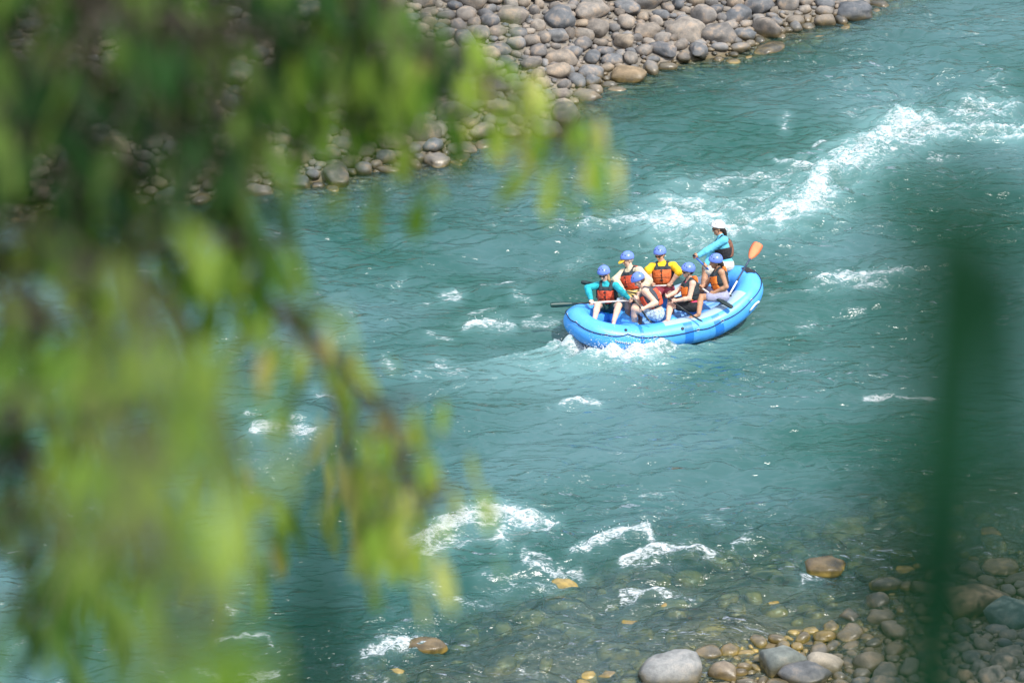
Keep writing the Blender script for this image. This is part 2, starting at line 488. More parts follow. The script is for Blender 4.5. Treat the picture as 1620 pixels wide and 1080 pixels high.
def raft_sd(X, Y, grow=0.0):
    """0 at the waterline outline of the hull, negative inside (metres, approximately)"""
    u, v = raft_local(X, Y)
    a, bb = RA - 0.12 + RR * 0.9 + grow, RB + RR * 0.9 + grow
    q = (np.abs(u / a) ** 2.6 + np.abs(v / bb) ** 2.6) ** (1 / 2.6)
    return (q - 1) * 0.95

wx = axis(-13.2, 13.2, 0.036, -150, 150, 1.18)
wy = axis(-14.2, 21.5, 0.05, -60, 90, 1.18)
X, Y = np.meshgrid(wx, wy, indexing='ij')
ca, sa = math.cos(0.6), math.sin(0.6)
t1 = fft_tile(1024, 31.0, 0.6, 4.0, 1.9, 0.3, 3, FLOW + math.pi / 2 - 0.2)
t2 = fft_tile(1024, 17.0, 0.2, 0.9, 1.6, 0.25, 5, FLOW + math.pi / 2 + 0.35)
Xr, Yr = X * ca - Y * sa, X * sa + Y * ca
h1, h1x, h1y = (sample(t, 31.0, X, Y) for t in t1)
h2, a2, b2 = (sample(t, 17.0, Xr, Yr) for t in t2)
h2x, h2y = a2 * ca + b2 * sa, -a2 * sa + b2 * ca
df = np.interp(X, FAR_X, FAR_Y) - Y           # distance from the far shore, in the water
dn = Y - np.interp(X, NEAR_X, NEAR_Y)
calm = np.clip(df / 3.0, 0.15, 1) * np.clip(dn / 3.0, 0.2, 1)
patch = 0.35 + 1.25 * vnoise(X * .9 + Y * .42, (Y * .9 - X * .42) * 2.2, 0.22, 11)
foam = np.zeros_like(X); lift = np.zeros_like(X); aer = np.zeros_like(X)
for pts, st, lf in STROKES:
    W_ = [(un(p[0], p[1]), p[2]) for p in pts]
    c = np.mean([w[0] for w in W_], 0)
    s = FPX / depth_of(c)
    rmax = max(p[2] for p in pts) * 4.2 / s
    lo = np.min([w[0] for w in W_], 0); hi = np.max([w[0] for w in W_], 0)
    i0, i1 = np.searchsorted(wx, [lo[0] - rmax, hi[0] + rmax]); j0, j1 = np.searchsorted(wy, [lo[1] - rmax / SIN, hi[1] + rmax / SIN])
    sl = (slice(i0, i1), slice(j0, j1))
    xx = X[sl] * s; yy = Y[sl] * s * SIN
    P = [(w[0][0] * s, w[0][1] * s * SIN, w[1]) for w in W_]
    if len(P) == 1: P = P * 2
    d = np.full(xx.shape, 1e9)
    rm = np.mean([p[2] for p in pts])
    xx = xx + h1x[sl] * 0.55 * rm + h2x[sl] * 0.5 * rm
    yy = yy + h1y[sl] * 0.40 * rm + h2y[sl] * 0.35 * rm
    for a_, b_ in zip(P[:-1], P[1:]):
        d = np.minimum(d, seg_dist(xx, yy, a_, b_, a_[2], b_[2]))
    f = st * np.exp(-(d / 1.35) ** 2)
    foam[sl] = np.maximum(foam[sl], f)
    lift[sl] = np.maximum(lift[sl], 0.85 * lf * np.exp(-(d / 1.3) ** 2))
    aer[sl] = np.maximum(aer[sl], st * min(1.0, rm / 16) * np.exp(-(d / 2.2) ** 2))
# wave thrown up along the raft's near side and bow
rsd = raft_sd(X, Y)
u, v = raft_local(X, Y)
near = (v > -0.2)
prof = np.interp(u, [-1.9, -1.2, -0.7, -0.2, 0.3, 0.8, 1.2, 1.6, 1.9, 2.15], [0.15, 0.3, .5, .55, .7, 1, 1.05, 1.05, .95, .8])
wid = np.interp(u, [-1.9, -0.5, 0.2, 0.8, 1.3, 2.1], [.12, .2, .32, .6, .75, .5])
fr = np.where(near, prof * np.clip(1.25 - np.abs(rsd) / wid, 0, 1), 0) * np.where(rsd > -0.25, 1, 0)
foam = np.maximum(foam, fr)
lift = np.maximum(lift, np.where(near, 0.19 * prof ** 2 * np.exp(-((rsd - 0.12) / (wid * .45 + .06)) ** 2), 0))
aer = np.maximum(aer, np.where(near, prof * np.exp(-(rsd / 1.0) ** 2), 0.0))
foam = np.maximum(foam, 0.45 * np.clip(1 - np.abs(rsd) / 0.12, 0, 1))
turb = 1 + 0.5 * np.clip(aer, 0, 1)
A1 = 0.056 * calm * patch * turb; A2 = 0.020 * calm * patch * turb
Z = h1 * A1 + h2 * A2 + lift * (0.8 + 0.22 * h2 + 0.15 * h1)
Z += np.where(foam > .35, (foam - .35) * 0.018 * h2, 0)
PX = X + 0.6 * h1x * A1 + 0.5 * h2x * A2; PY = Y + 0.6 * h1y * A1 + 0.5 * h2y * A2
inside = np.clip((0.02 - rsd) / 0.15, 0, 1)
Z = Z * (1 - inside) + (-0.07) * inside
# long lazy swell towards the rapid
Z += 0.06 * np.exp(-(((X - 7.2) / 2.2) ** 2 + ((Y - 8.5) / 1.6) ** 2)) * np.sin(X * 2.1 + Y * 1.2)
tz = terrain_z(X, Y)
depth = np.clip(-tz, -0.3, 3)
V = np.stack([PX, PY, Z], -1).reshape(-1, 3)
nx, ny = X.shape
i = np.arange(nx - 1)[:, None]; j = np.arange(ny - 1)[None, :]
F = np.stack([i * ny + j, (i + 1) * ny + j, (i + 1) * ny + j + 1, i * ny + j + 1], -1)
keep = (tz < 0.35)
kq = keep[:-1, :-1] | keep[1:, :-1] | keep[:-1, 1:] | keep[1:, 1:]
F = F[kq]
used = np.zeros(len(V), bool); used[F.ravel()] = True
remap = np.cumsum(used) - 1
me = mesh_np('river', V[used], remap[F])
for nm, arr in (('foam', foam), ('depth', depth), ('aer', aer)):
    at_ = me.attributes.new(nm, 'FLOAT', 'POINT')
    at_.data.foreach_set('value', arr.reshape(-1)[used].astype(np.float32))

def water_height(x, y):
    i_ = np.clip(np.searchsorted(wx, x), 0, len(wx) - 1); j_ = np.clip(np.searchsorted(wy, y), 0, len(wy) - 1)
    return Z[i_, j_]

m = bpy.data.materials.new('river_water'); m.use_nodes = True
nt = m.node_tree
for n_ in list(nt.nodes): nt.nodes.remove(n_)
out = N(nt, 'ShaderNodeOutputMaterial')
geo = N(nt, 'ShaderNodeNewGeometry')
mp = N(nt, 'ShaderNodeMapping'); mp.inputs['Rotation'].default_value = (0, 0, -0.52); mp.inputs['Scale'].default_value = (0.36, 1.0, 1.0)
nt.links.new(geo.outputs['Position'], mp.inputs['Vector'])
def attr(nm):
    a = N(nt, 'ShaderNodeAttribute'); a.attribute_name = nm; return a.outputs['Fac']
# ripples
r1 = N(nt, 'ShaderNodeTexNoise', in_Scale=2.0, in_Detail=2.5, in_Roughness=0.45, in_Distortion=0.9)
r2 = N(nt, 'ShaderNodeTexNoise', in_Scale=8.0, in_Detail=3.0, in_Roughness=0.6, in_Distortion=0.5)
for r_ in (r1, r2): nt.links.new(mp.outputs[0], r_.inputs['Vector'])
rid = math_n(nt, 'ABSOLUTE', math_n(nt, 'SUBTRACT', r1.outputs['Fac'], 0.5))
hgt = math_n(nt, 'ADD', math_n(nt, 'MULTIPLY', rid, -1.6), math_n(nt, 'MULTIPLY', r2.outputs['Fac'], 0.28))
bump = N(nt, 'ShaderNodeBump', in_Strength=1.0, in_Distance=0.21)
nt.links.new(hgt, bump.inputs['Height'])
slk = N(nt, 'ShaderNodeTexNoise', in_Scale=0.42, in_Detail=3.0, in_Distortion=0.8); nt.links.new(mp.outputs[0], slk.inputs['Vector'])
nt.links.new(math_n(nt, 'ADD', 0.46, math_n(nt, 'MULTIPLY', smoothstep(nt, slk.outputs['Fac'], 0.38, 0.62), 0.75)), bump.inputs['Strength'])
# foam mask: threads, lace and solid white
f1 = N(nt, 'ShaderNodeTexNoise', in_Scale=2.6, in_Detail=8.0, in_Roughness=0.68, in_Distortion=1.6)
f2 = N(nt, 'ShaderNodeTexNoise', in_Scale=13.0, in_Detail=7.0, in_Roughness=0.72, in_Distortion=1.2)
f3 = N(nt, 'ShaderNodeTexNoise', in_Scale=48.0, in_Detail=3.0, in_Roughness=0.7)
for r_ in (f1, f2, f3): nt.links.new(mp.outputs[0], r_.inputs['Vector'])
lace = math_n(nt, 'SUBTRACT', 1.0, math_n(nt, 'MULTIPLY', math_n(nt, 'ABSOLUTE', math_n(nt, 'SUBTRACT', f1.outputs['Fac'], 0.5)), 7.0))
cen = lambda sock, k: math_n(nt, 'MULTIPLY', math_n(nt, 'SUBTRACT', sock, 0.5), k)
tex = math_n(nt, 'ADD', math_n(nt, 'MULTIPLY', lace, 0.30), cen(f2.outputs['Fac'], 4.6))
tex = math_n(nt, 'ADD', tex, math_n(nt, 'ADD', cen(f3.outputs['Fac'], 2.2), cen(f1.outputs['Fac'], 2.6)))
fa = attr('foam')
score = math_n(nt, 'ADD', math_n(nt, 'MULTIPLY', math_n(nt, 'SUBTRACT', fa, 0.68), 1.7), tex)
fmask = math_n(nt, 'MULTIPLY', smoothstep(nt, score, -0.05, 1.15), 0.95)
fmask = math_n(nt, 'MULTIPLY', fmask, smoothstep(nt, fa, 0.05, 0.3))
# fine flecks drifting everywhere
fl = N(nt, 'ShaderNodeTexNoise', in_Scale=0.55, in_Detail=3.0)
nt.links.new(geo.outputs['Position'], fl.inputs['Vector'])
fleck = math_n(nt, 'ADD', math_n(nt, 'MULTIPLY', f2.outputs['Fac'], 0.8), math_n(nt, 'ADD', math_n(nt, 'MULTIPLY', f3.outputs['Fac'], 0.55), math_n(nt, 'ADD', math_n(nt, 'MULTIPLY', lace, 0.08), math_n(nt, 'MULTIPLY', fl.outputs['Fac'], 0.6))))
fleck = math_n(nt, 'ADD', fleck, math_n(nt, 'MULTIPLY', attr('aer'), 0.12))
flm = math_n(nt, 'MULTIPLY', smoothstep(nt, fleck, 1.24, 1.40), smoothstep(nt, attr('depth'), 0.12, 0.6))
fmask = math_n(nt, 'MAXIMUM', fmask, math_n(nt, 'MULTIPLY', flm, 0.8))
# body of the water: clear over the shallows, milky turquoise where deep
dep = attr('depth')
opac = math_n(nt, 'SUBTRACT', 1.0, math_n(nt, 'POWER', 2.718, math_n(nt, 'MULTIPLY', math_n(nt, 'MAXIMUM', dep, 0.0), -2.1)))
bigv = N(nt, 'ShaderNodeTexNoise', in_Scale=0.17, in_Detail=3.0, in_Distortion=0.6)
nt.links.new(geo.outputs['Position'], bigv.inputs['Vector'])
deepc = ramp(nt, bigv.outputs['Fac'], [(0.40, (0.016, 0.080, 0.065)), (0.60, (0.058, 0.136, 0.138))])
milky = math_n(nt, 'MULTIPLY', attr('aer'), math_n(nt, 'ADD', 0.25, math_n(nt, 'MULTIPLY', f1.outputs['Fac'], 0.75)), clamp=True)
bodyc = mixc(nt, milky, deepc, (0.21, 0.40, 0.40))
diff = N(nt, 'ShaderNodeBsdfDiffuse'); nt.links.new(bodyc, diff.inputs['Color']); upn_ = N(nt, 'ShaderNodeCombineXYZ'); upn_.inputs[2].default_value = 1.0; nt.links.new(upn_.outputs[0], diff.inputs['Normal'])
trans = N(nt, 'ShaderNodeBsdfTransparent')
tint = ramp(nt, opac, [(0.0, (0.97, 0.99, 0.98)), (1.0, (0.45, 0.78, 0.68))]); nt.links.new(tint, trans.inputs['Color'])
body = N(nt, 'ShaderNodeMixShader'); nt.links.new(opac, body.inputs[0]); nt.links.new(trans.outputs[0], body.inputs[1]); nt.links.new(diff.outputs[0], body.inputs[2])
glo = N(nt, 'ShaderNodeBsdfGlossy', in_Roughness=0.14); nt.links.new(bump.outputs[0], glo.inputs['Normal'])
fre = N(nt, 'ShaderNodeFresnel', in_IOR=1.40); nt.links.new(bump.outputs[0], fre.inputs['Normal'])
wat = N(nt, 'ShaderNodeMixShader'); nt.links.new(fre.outputs[0], wat.inputs[0]); nt.links.new(body.outputs[0], wat.inputs[1]); nt.links.new(glo.outputs[0], wat.inputs[2])
fd = N(nt, 'ShaderNodeBsdfDiffuse'); fd.inputs['Color'].default_value = (0.55, 0.585, 0.595, 1)
fb = N(nt, 'ShaderNodeBump', in_Strength=0.6, in_Distance=0.05)
nt.links.new(math_n(nt, 'ADD', f2.outputs['Fac'], math_n(nt, 'MULTIPLY', f3.outputs['Fac'], 0.35)), fb.inputs['Height']); nt.links.new(fb.outputs[0], fd.inputs['Normal'])
fin = N(nt, 'ShaderNodeMixShader'); nt.links.new(fmask, fin.inputs[0]); nt.links.new(wat.outputs[0], fin.inputs[1]); nt.links.new(fd.outputs[0], fin.inputs[2])
nt.links.new(fin.outputs[0], out.inputs['Surface'])
river = tag(link('river', me, m), kind='structure')
print('water', round(time.time() - T0, 1))

# spray droplets thrown from the white water
octV = np.array([[1, 0, 0], [-1, 0, 0], [0, 1, 0], [0, -1, 0], [0, 0, 1], [0, 0, -1]], float)
octF = np.array([[0, 2, 4], [2, 1, 4], [1, 3, 4], [3, 0, 4], [2, 0, 5], [1, 2, 5], [3, 1, 5], [0, 3, 5]])
dens = np.clip(foam - 0.75, 0, 1) * (lift > 0.05)
boost = np.where((np.abs(rsd) < 1.0) & near & (u > 0.2), 5.0, 1.0)
area = np.gradient(wx)[:, None] * np.gradient(wy)[None, :]
pw = (dens * boost * area).ravel(); pw /= pw.sum()
pick = RNG.choice(len(pw), 2600, p=pw)
px_, py_ = X.ravel()[pick], Y.ravel()[pick]
hh = RNG.exponential(0.05, len(pick)) * (0.6 + 6 * lift.ravel()[pick])
C = np.stack([px_ + RNG.normal(0, .03, len(pick)), py_ + RNG.normal(0, .03, len(pick)), Z.ravel()[pick] + hh], -1)
R_ = RNG.uniform(0.004, 0.013, len(pick)) * (1 - 0.4 * np.clip(hh / 0.3, 0, 1))
VV = (C[:, None, :] + octV[None] * R_[:, None, None]).reshape(-1, 3)
FF = (octF[None] + (np.arange(len(pick)) * 6)[:, None, None]).reshape(-1, 3)
SPRAY = simple_mat('spray', (0.8, 0.83, 0.84), rough=0.3, var=0.02)
spray = tag(link('spray', mesh_np('spray', VV, FF), SPRAY), 'white spray droplets thrown up by the rapids and the raft bow', 'spray', kind='stuff')

# ------------------------------------------------------------------ stones
def icos(sub):
    bm = bmesh.new(); bmesh.ops.create_icosphere(bm, subdivisions=sub, radius=1.0)
    bm.verts.ensure_lookup_table()
    V = np.array([v.co[:] for v in bm.verts]); F = np.array([[v.index for v in f.verts] for f in bm.faces])
    bm.free(); return V, F

def cobble(sub, seed):
    V, F = icos(sub)
    r = random.Random(seed)
    p = r.uniform(2.1, 3.7)
    sx, sy, sz = 1.0, r.uniform(0.62, 0.9), r.uniform(0.42, 0.66)
    V = V / ((np.abs(V) ** p).sum(1, keepdims=True) ** (1 / p))
    off = Vector((seed * 3.1, seed * 1.7, 0))
    d = np.array([mnoise.noise(Vector(v) * 0.9 + off) * 0.30 + mnoise.noise(Vector(v) * 2.1 + off) * 0.13 + mnoise.noise(Vector(v) * 5.0 + off) * 0.04 for v in V])
    V = V * (1 + d)[:, None] * np.array([sx, sy, sz])
    # a worn flat face or two
    for _ in range(4):
        n_ = nrm([r.uniform(-1, 1), r.uniform(-1, 1), r.uniform(-.3, 1)]); lim = r.uniform(0.48, 0.7) * (abs(n_[0]) + abs(n_[1]) * sy + abs(n_[2]) * sz)
        e = V @ n_ - lim
        V = V - np.where(e > 0, e * 0.75, 0)[:, None] * n_
    return V, F

VAR = [cobble(3, s) for s in range(1, 11)]
VAR_LO = [cobble(2, s) for s in range(1, 11)]
VAR_ME = []
for k, (V_, F_) in enumerate(VAR):
    mm = mesh_np('cobble', V_, F_); mm.materials.append(STONE)
    mm.polygons.foreach_set('use_smooth', np.ones(len(mm.polygons), bool)); VAR_ME.append(mm)

def in_view(x, y, z, pad=60):
    d = np.array([x, y, z]) - CAM; w = d @ FWD
    px = IW / 2 + FPX * (d @ RIGHT) / w; py = IH / 2 - FPX * (d @ UPV) / w
    return -pad < px < IW + pad and -pad < py < IH + pad

BOULDERS = [
    # px, py (visible middle), half width m, squash, yaw, variant, label
    (1062, 1062, 0.52, 0.98, 0.1, 2, 'big smooth pale grey boulder at the river edge'),
    (1238, 1048, 0.40, 1.0, 0.2, 4, 'grey green boulder with white flecks beside a flat pale stone'),
    (1296, 1050, 0.33, 0.75, -0.1, 6, 'flat pale beige stone against the grey green boulder'),
    (1272, 1066, 0.42, 0.7, 0.0, 7, 'flat dark grey boulder below the flat pale beige stone'),
    (1300, 886, 0.36, 0.8, 0.05, 1, 'brown mossy rock breaking the surface above a patch of foam'),
    (1402, 918, 0.27, 1.1, 0.3, 3, 'round grey rock standing in calm water near the bank'),
    (1394, 974, 0.24, 1.0, 0.0, 5, 'small domed grey brown rock in the shallows with a dark side'),
    (1303, 999, 0.19, 0.8, 0.1, 0, 'small ochre stone alone in the clear shallows'),
    (1136, 868, 0.36, 0.8, 0.1, 8, 'yellow ochre rock just under the surface of the riffle'),
    (1075, 858, 0.40, 0.6, 0.2, 9, 'dull yellow submerged rock behind a breaking ripple'),
    (676, 1014, 0.30, 0.8, 0.0, 3, 'brown rock with white water breaking against it'),
    (988, 121, 0.42, 0.62, -0.1, 6, 'long brown stone with a mossy top at the water line'),
    (1540, 955, 0.62, 0.6, 0.1, 4, 'broad flat brown boulder lying in the shaded shallows'),
    (1582, 893, 0.34, 0.65, 0.05, 2, 'flat tan stone at the shaded water edge'),
    (1600, 985, 0.45, 0.95, -0.2, 7, 'dark teal grey boulder on the shaded bank'),
    (1352, 22, 0.42, 0.8, 0.1, 5, 'dark grey boulder half in the water at the end of the stony bar'),
]
BOULDER_COL = [(.30, .305, .29), (.20, .225, .20), (.46, .40, .31), (.13, .135, .14), (.22, .15, .085), (.25, .25, .24), (.24, .215, .18), (.42, .29, .09), (.45, .31, .07), (.36, .27, .08), (.24, .17, .10), (.26, .19, .11), (.24, .18, .12), (.42, .33, .22), (.10, .15, .15), (.13, .14, .15)]
placed = []           # x, y, r
for (px, py, hw, sq, yaw, k, lab) in BOULDERS:
    p = un(px, py, 0.05)
    z = float(terrain_z(p[0], p[1]))
    me_b = VAR_ME[k]
    o = bpy.data.objects.new('boulder', me_b); COL.objects.link(o)
    zs = hw * sq
    zc = max(z + zs * 0.30, -zs * 0.22)
    if 'submerged' in lab or 'under the surface' in lab: zc = -zs * 0.50
    o.location = (p[0], p[1], zc); o.scale = (hw, hw, zs)
    o.rotation_euler = (random.uniform(-.1, .1), random.uniform(-.1, .1), yaw)
    o.material_slots[0].link = 'OBJECT'; o.material_slots[0].material = stone_mat('boulder_stone', fixed=BOULDER_COL[len(placed)])
    tag(o, lab, 'boulder')
    placed.append((p[0], p[1], hw * 0.95))

def scatter(cands, rad_list, taken, tight):
    out_ = []
    cell = 0.5; gridd = {}
    def add(x, y, r):
        gridd.setdefault((int(x // cell), int(y // cell)), []).append((x, y, r))
    for t_ in taken: add(*t_)
    ci = 0
    for r in rad_list:
        for _ in range(10):
            x, y = cands[ci % len(cands)]; ci += 1
            ok = True; gx, gy = int(x // cell), int(y // cell); reach = int((r + 1.0) // cell) + 1
            for a in range(gx - reach, gx + reach + 1):
                for bb in range(gy - reach, gy + reach + 1):
                    for (x2, y2, r2) in gridd.get((a, bb), ()):
                        if (x - x2) ** 2 + (y - y2) ** 2 < (tight * (r + r2)) ** 2: ok = False; break
                    if not ok: break
                if not ok: break
            if ok:
                out_.append((x, y, r)); add(x, y, r); break
    return out_

def bank_points(n, far):
    if far:
        x = RNG.uniform(-14.0, 11.5, n * 2)
        y = np.interp(x, FAR_X, FAR_Y) + RNG.uniform(-0.9, 11.0, n * 2)
    else:
        x = RNG.uniform(-1.0, 12.5, n * 4)
        y = np.interp(x, NEAR_X, NEAR_Y) + RNG.uniform(-4.0, 2.3, n * 4)
    P_ = np.stack([x, y, terrain_z(x, y)], -1) - CAM
    w = P_ @ FWD; px = IW / 2 + FPX * (P_ @ RIGHT) / w; py = IH / 2 - FPX * (P_ @ UPV) / w
    ok = (px > -200) & (px < IW + 260) & (py > -60) & (py < IH + 140)
    return list(zip(x[ok], y[ok]))[:n]

far_r = sorted(np.clip(RNG.lognormal(math.log(0.080), 0.62, 8000), 0.035, 0.37), reverse=True)
near_r = sorted(np.clip(RNG.lognormal(math.log(0.085), 0.55, 1500), 0.03, 0.23), reverse=True)
far_st = scatter(bank_points(40000, True), far_r, placed, 0.80)
near_st = scatter(bank_points(16000, False), near_r, placed, 0.78)
# stones lying under the shallow riffle
sub_pts = []
while len(sub_pts) < 600:
    px, py = random.uniform(560, 1620), random.uniform(740, 1075)
    if py > 700 + 130 * abs(px - 1150) / 500: sub_pts.append(tuple(un(px, py, -0.2)[:2]))
sub_st = scatter(sub_pts, sorted(np.clip(RNG.lognormal(math.log(0.2), 0.4, 150), 0.1, 0.42), reverse=True), placed + near_st, 1.0)

def tree_of(spots, sub=False):
    return sorted(spots, key=lambda s: -s[2])

small = []
def put_stone(x, y, r, parent, obj, sunk=False):
    z = float(terrain_z(x, y))
    k = random.randrange(10); yaw = random.uniform(0, 6.28)
    sc = (r * random.uniform(.95, 1.35), r * random.uniform(.9, 1.15), r * random.uniform(.85, 1.3))
    rot = (random.gauss(0, .16), random.gauss(0, .16), yaw)
    zc = z + sc[2] * (0.30 if y > 0 else 0.14)
    if sunk: zc = min(zc, -sc[2] * 0.5 - random.uniform(.0, .08))
    if obj:
        o = bpy.data.objects.new('stone', VAR_ME[k]); COL.objects.link(o)
        o.location = (x, y, zc); o.rotation_euler = rot; o.scale = sc; o.parent = parent
    else:
        V_, F_ = VAR_LO[k] if r > 0.10 else VLO1[k]
        Mx = (Matrix.LocRotScale(Vector((x, y, zc)), Matrix.Rotation(yaw, 3, 'Z'), Vector(sc)))
        A = np.array(Mx)
        small.append((V_ @ A[:3, :3].T + A[:3, 3], F_))
VLO1 = [cobble(1, s) for s in range(1, 11)]
for spots, nmax in ((far_st, 185), (near_st, 80), (sub_st, 30)):
    for q, (x, y, r) in enumerate(tree_of(spots)):
        put_stone(x, y, r, ground, q < nmax, spots is sub_st)
Vs, Fs = join_meshes(small)
peb = link('small_stones', mesh_np('small_stones', Vs, Fs), STONE_SMALL, ground); tag(peb, kind='stuff')
print('stones', len(far_st), len(near_st), len(sub_st), round(time.time() - T0, 1))

# ------------------------------------------------------------------ implicit surfaces -> smooth meshes (bodies, clothes)
class SDF:
    def __init__(self, k=0.02, h=0.011):
        self.p = []; self.k = k; self.h = h; self.clips = []; self.subs = []
    def cone(self, a, b, ra, rb, k=None):
        self.p.append(('c', np.asarray(a, float), np.asarray(b, float), ra, rb, k)); return self
    def ell(self, c, R, r, k=None):
        self.p.append(('e', np.asarray(c, float), np.asarray(R, float), np.asarray(r, float), None, k)); return self
    def clip(self, point, normal):            # keeps the side the normal points away from
        self.clips.append((np.asarray(point, float), nrm(normal))); return self
    def sub(self, a, b, ra, rb):
        self.subs.append((np.asarray(a, float), np.asarray(b, float), ra, rb)); return self
    @staticmethod
    def _cone(P, a, b, ra, rb):
        ab = b - a; L2 = ab @ ab + 1e-12
        t = np.clip(((P - a) @ ab) / L2, 0, 1)
        return np.linalg.norm(P - a - t[..., None] * ab, axis=-1) - (ra + (rb - ra) * t)
    @staticmethod
    def _ell(P, c, R, r):
        q = ((P - c) @ R.T) / r
        k0 = np.linalg.norm(q, axis=-1); k1 = np.linalg.norm(q / r, axis=-1) + 1e-9
        return k0 * (k0 - 1) / k1
    def mesh(self):
        los, his = [], []
        for t in self.p:
            if t[0] == 'c': r = max(t[3], t[4]); los.append(np.minimum(t[1], t[2]) - r); his.append(np.maximum(t[1], t[2]) + r)
            else: r = t[3].max(); los.append(t[1] - r); his.append(t[1] + r)
        h = self.h; mg = max(0.03, self.k * 1.6)
        lo = np.min(los, 0) - mg - h; hi = np.max(his, 0) + mg + h
        n = np.ceil((hi - lo) / h).astype(int) + 1
        D = np.full(n, 1.0, np.float32)
        ax = [lo[d] + h * np.arange(n[d]) for d in range(3)]
        for t, l, u_ in zip(self.p, los, his):
            s = [slice(max(0, int((l[d] - mg - lo[d]) / h)), min(n[d], int((u_[d] + mg - lo[d]) / h) + 2)) for d in range(3)]
            G = np.stack(np.meshgrid(*[ax[d][s[d]] for d in range(3)], indexing='ij'), -1)
            dd = self._cone(G, *t[1:5]) if t[0] == 'c' else self._ell(G, t[1], t[2], t[3])
            k = self.k if t[5] is None else t[5]
            cur = D[tuple(s)]
            hh = np.clip(0.5 + 0.5 * (cur - dd) / k, 0, 1)
            D[tuple(s)] = cur * (1 - hh) + dd * hh - k * hh * (1 - hh)
        if self.clips or self.subs:
            G = np.stack(np.meshgrid(*ax, indexing='ij'), -1)
            for pnt, nn in self.clips: D = np.maximum(D, (G - pnt) @ nn)
            for a, b, ra, rb in self.subs: D = np.maximum(D, -self._cone(G, a, b, ra, rb))
        return nets(D, lo, h)

def nets(D, lo, h):
    ins = D < 0
    n = D.shape
    cnt = np.zeros((n[0] - 1, n[1] - 1, n[2] - 1), np.int8)
    offs = [(a, b, c) for a in (0, 1) for b in (0, 1) for c in (0, 1)]
    for a, b, c in offs: cnt += ins[a:n[0] - 1 + a, b:n[1] - 1 + b, c:n[2] - 1 + c]
    act = np.argwhere((cnt > 0) & (cnt < 8))
    if len(act) == 0: return np.zeros((0, 3)), np.zeros((0, 4), int)
    acc = np.zeros((len(act), 3)); num = np.zeros(len(act))
    val = {o: D[act[:, 0] + o[0], act[:, 1] + o[1], act[:, 2] + o[2]] for o in offs}
    for o in offs:
        for d in range(3):
            if o[d]: continue
            o2 = list(o); o2[d] = 1; o2 = tuple(o2)
            v0, v1 = val[o], val[o2]
            cr = (v0 < 0) != (v1 < 0)
            t = np.where(cr, v0 / np.where(cr, v0 - v1, 1), 0)
            p = np.zeros((len(act), 3)); p[:] = o; p[:, d] = t
            acc[cr] += p[cr]; num[cr] += 1
    V = lo + h * (act + acc / num[:, None])
    idx = np.full(cnt.shape, -1, np.int64); idx[act[:, 0], act[:, 1], act[:, 2]] = np.arange(len(act))
    Fs = []
    for d in range(3):
        e1, e2 = (d + 1) % 3, (d + 2) % 3
        sl0 = [slice(1, n[q] - 1) for q in range(3)]; sl0[d] = slice(0, n[d] - 1)
        sl1 = list(sl0); sl1[d] = slice(1, n[d])
        a0, a1 = ins[tuple(sl0)], ins[tuple(sl1)]
        ed = np.argwhere(a0 != a1)
        base = ed.copy(); base[:, e1] += 1; base[:, e2] += 1
        flip = a0[ed[:, 0], ed[:, 1], ed[:, 2]]
        q = []
        for s1, s2 in ((1, 1), (0, 1), (0, 0), (1, 0)):
            c = base.copy(); c[:, e1] -= s1; c[:, e2] -= s2
            q.append(idx[c[:, 0], c[:, 1], c[:, 2]])
        q = np.stack(q, -1)
        q[~flip] = q[~flip][:, ::-1]
        Fs.append(q)
    F = np.concatenate(Fs)
    return V, F[(F >= 0).all(1)]

# ------------------------------------------------------------------ the raft (local frame: x to the bow, y to its left side, z up)
def raft_w(p):
    p = np.asarray(p, float)
    return RAFT_C + p[..., :1] * RU + p[..., 1:2] * RN + p[..., 2:3] * np.array([0, 0, 1.0])

def tube_c(t):
    """centre line of the side tube, t in [0, 2pi): 0 = bow, pi/2 = left side"""
    t = np.asarray(t, float); e = 2 / 2.7
    x = RA * np.sign(np.cos(t)) * np.abs(np.cos(t)) ** e
    y = RB * np.sign(np.sin(t)) * np.abs(np.sin(t)) ** e
    kb = np.clip((x - 0.55) / (RA - 0.55), 0, 1) ** 1.9 * 0.20
    ks = np.clip((-x - 0.35) / (RA - 0.35), 0, 1) ** 1.8 * 0.42
    return np.stack([x, y, 0.185 + kb + ks], -1)

TT = np.linspace(0, 2 * np.pi, 4001)[:-1]
_c = tube_c(TT); _s = np.concatenate([[0], np.cumsum(np.linalg.norm(np.diff(_c, axis=0), axis=1))])
PER = _s[-1] + np.linalg.norm(_c[0] - _c[-1])
def t_at(s): return np.interp(np.mod(s, PER), np.append(_s, PER), np.append(TT, 2 * np.pi))
def frame(t):
    c = tube_c(t); d = tube_c(t + 1e-3) - tube_c(t - 1e-3)
    d = d / np.linalg.norm(d, axis=-1, keepdims=True)
    o = np.stack([d[..., 1], -d[..., 0], 0 * d[..., 0]], -1); o /= np.linalg.norm(o, axis=-1, keepdims=True)   # outward
    upn = np.cross(o, d); upn = upn * np.sign(upn[..., 2:3])
    return c, d, o, upn
def on_tube(t, ang, r):
    """point on the tube surface: ang 0 = outward, 90 deg = top"""
    c, d, o, upn = frame(t); ang = np.asarray(ang, float)[..., None]
    return c + r * (np.cos(ang) * o + np.sin(ang) * upn)

def tube_patch(s0, s1, a0, a1, r, ns, na):
    s = np.linspace(s0, s1, ns); a = np.radians(np.linspace(a0, a1, na))
    P = np.stack([on_tube(t_at(s), np.full(ns, aa), r) for aa in a], 1)      # ns, na, 3
    i = np.arange(ns - 1)[:, None]; j = np.arange(na - 1)[None]
    F = np.stack([i * na + j, i * na + j + 1, (i + 1) * na + j + 1, (i + 1) * na + j], -1).reshape(-1, 4)
    return P.reshape(-1, 3), F

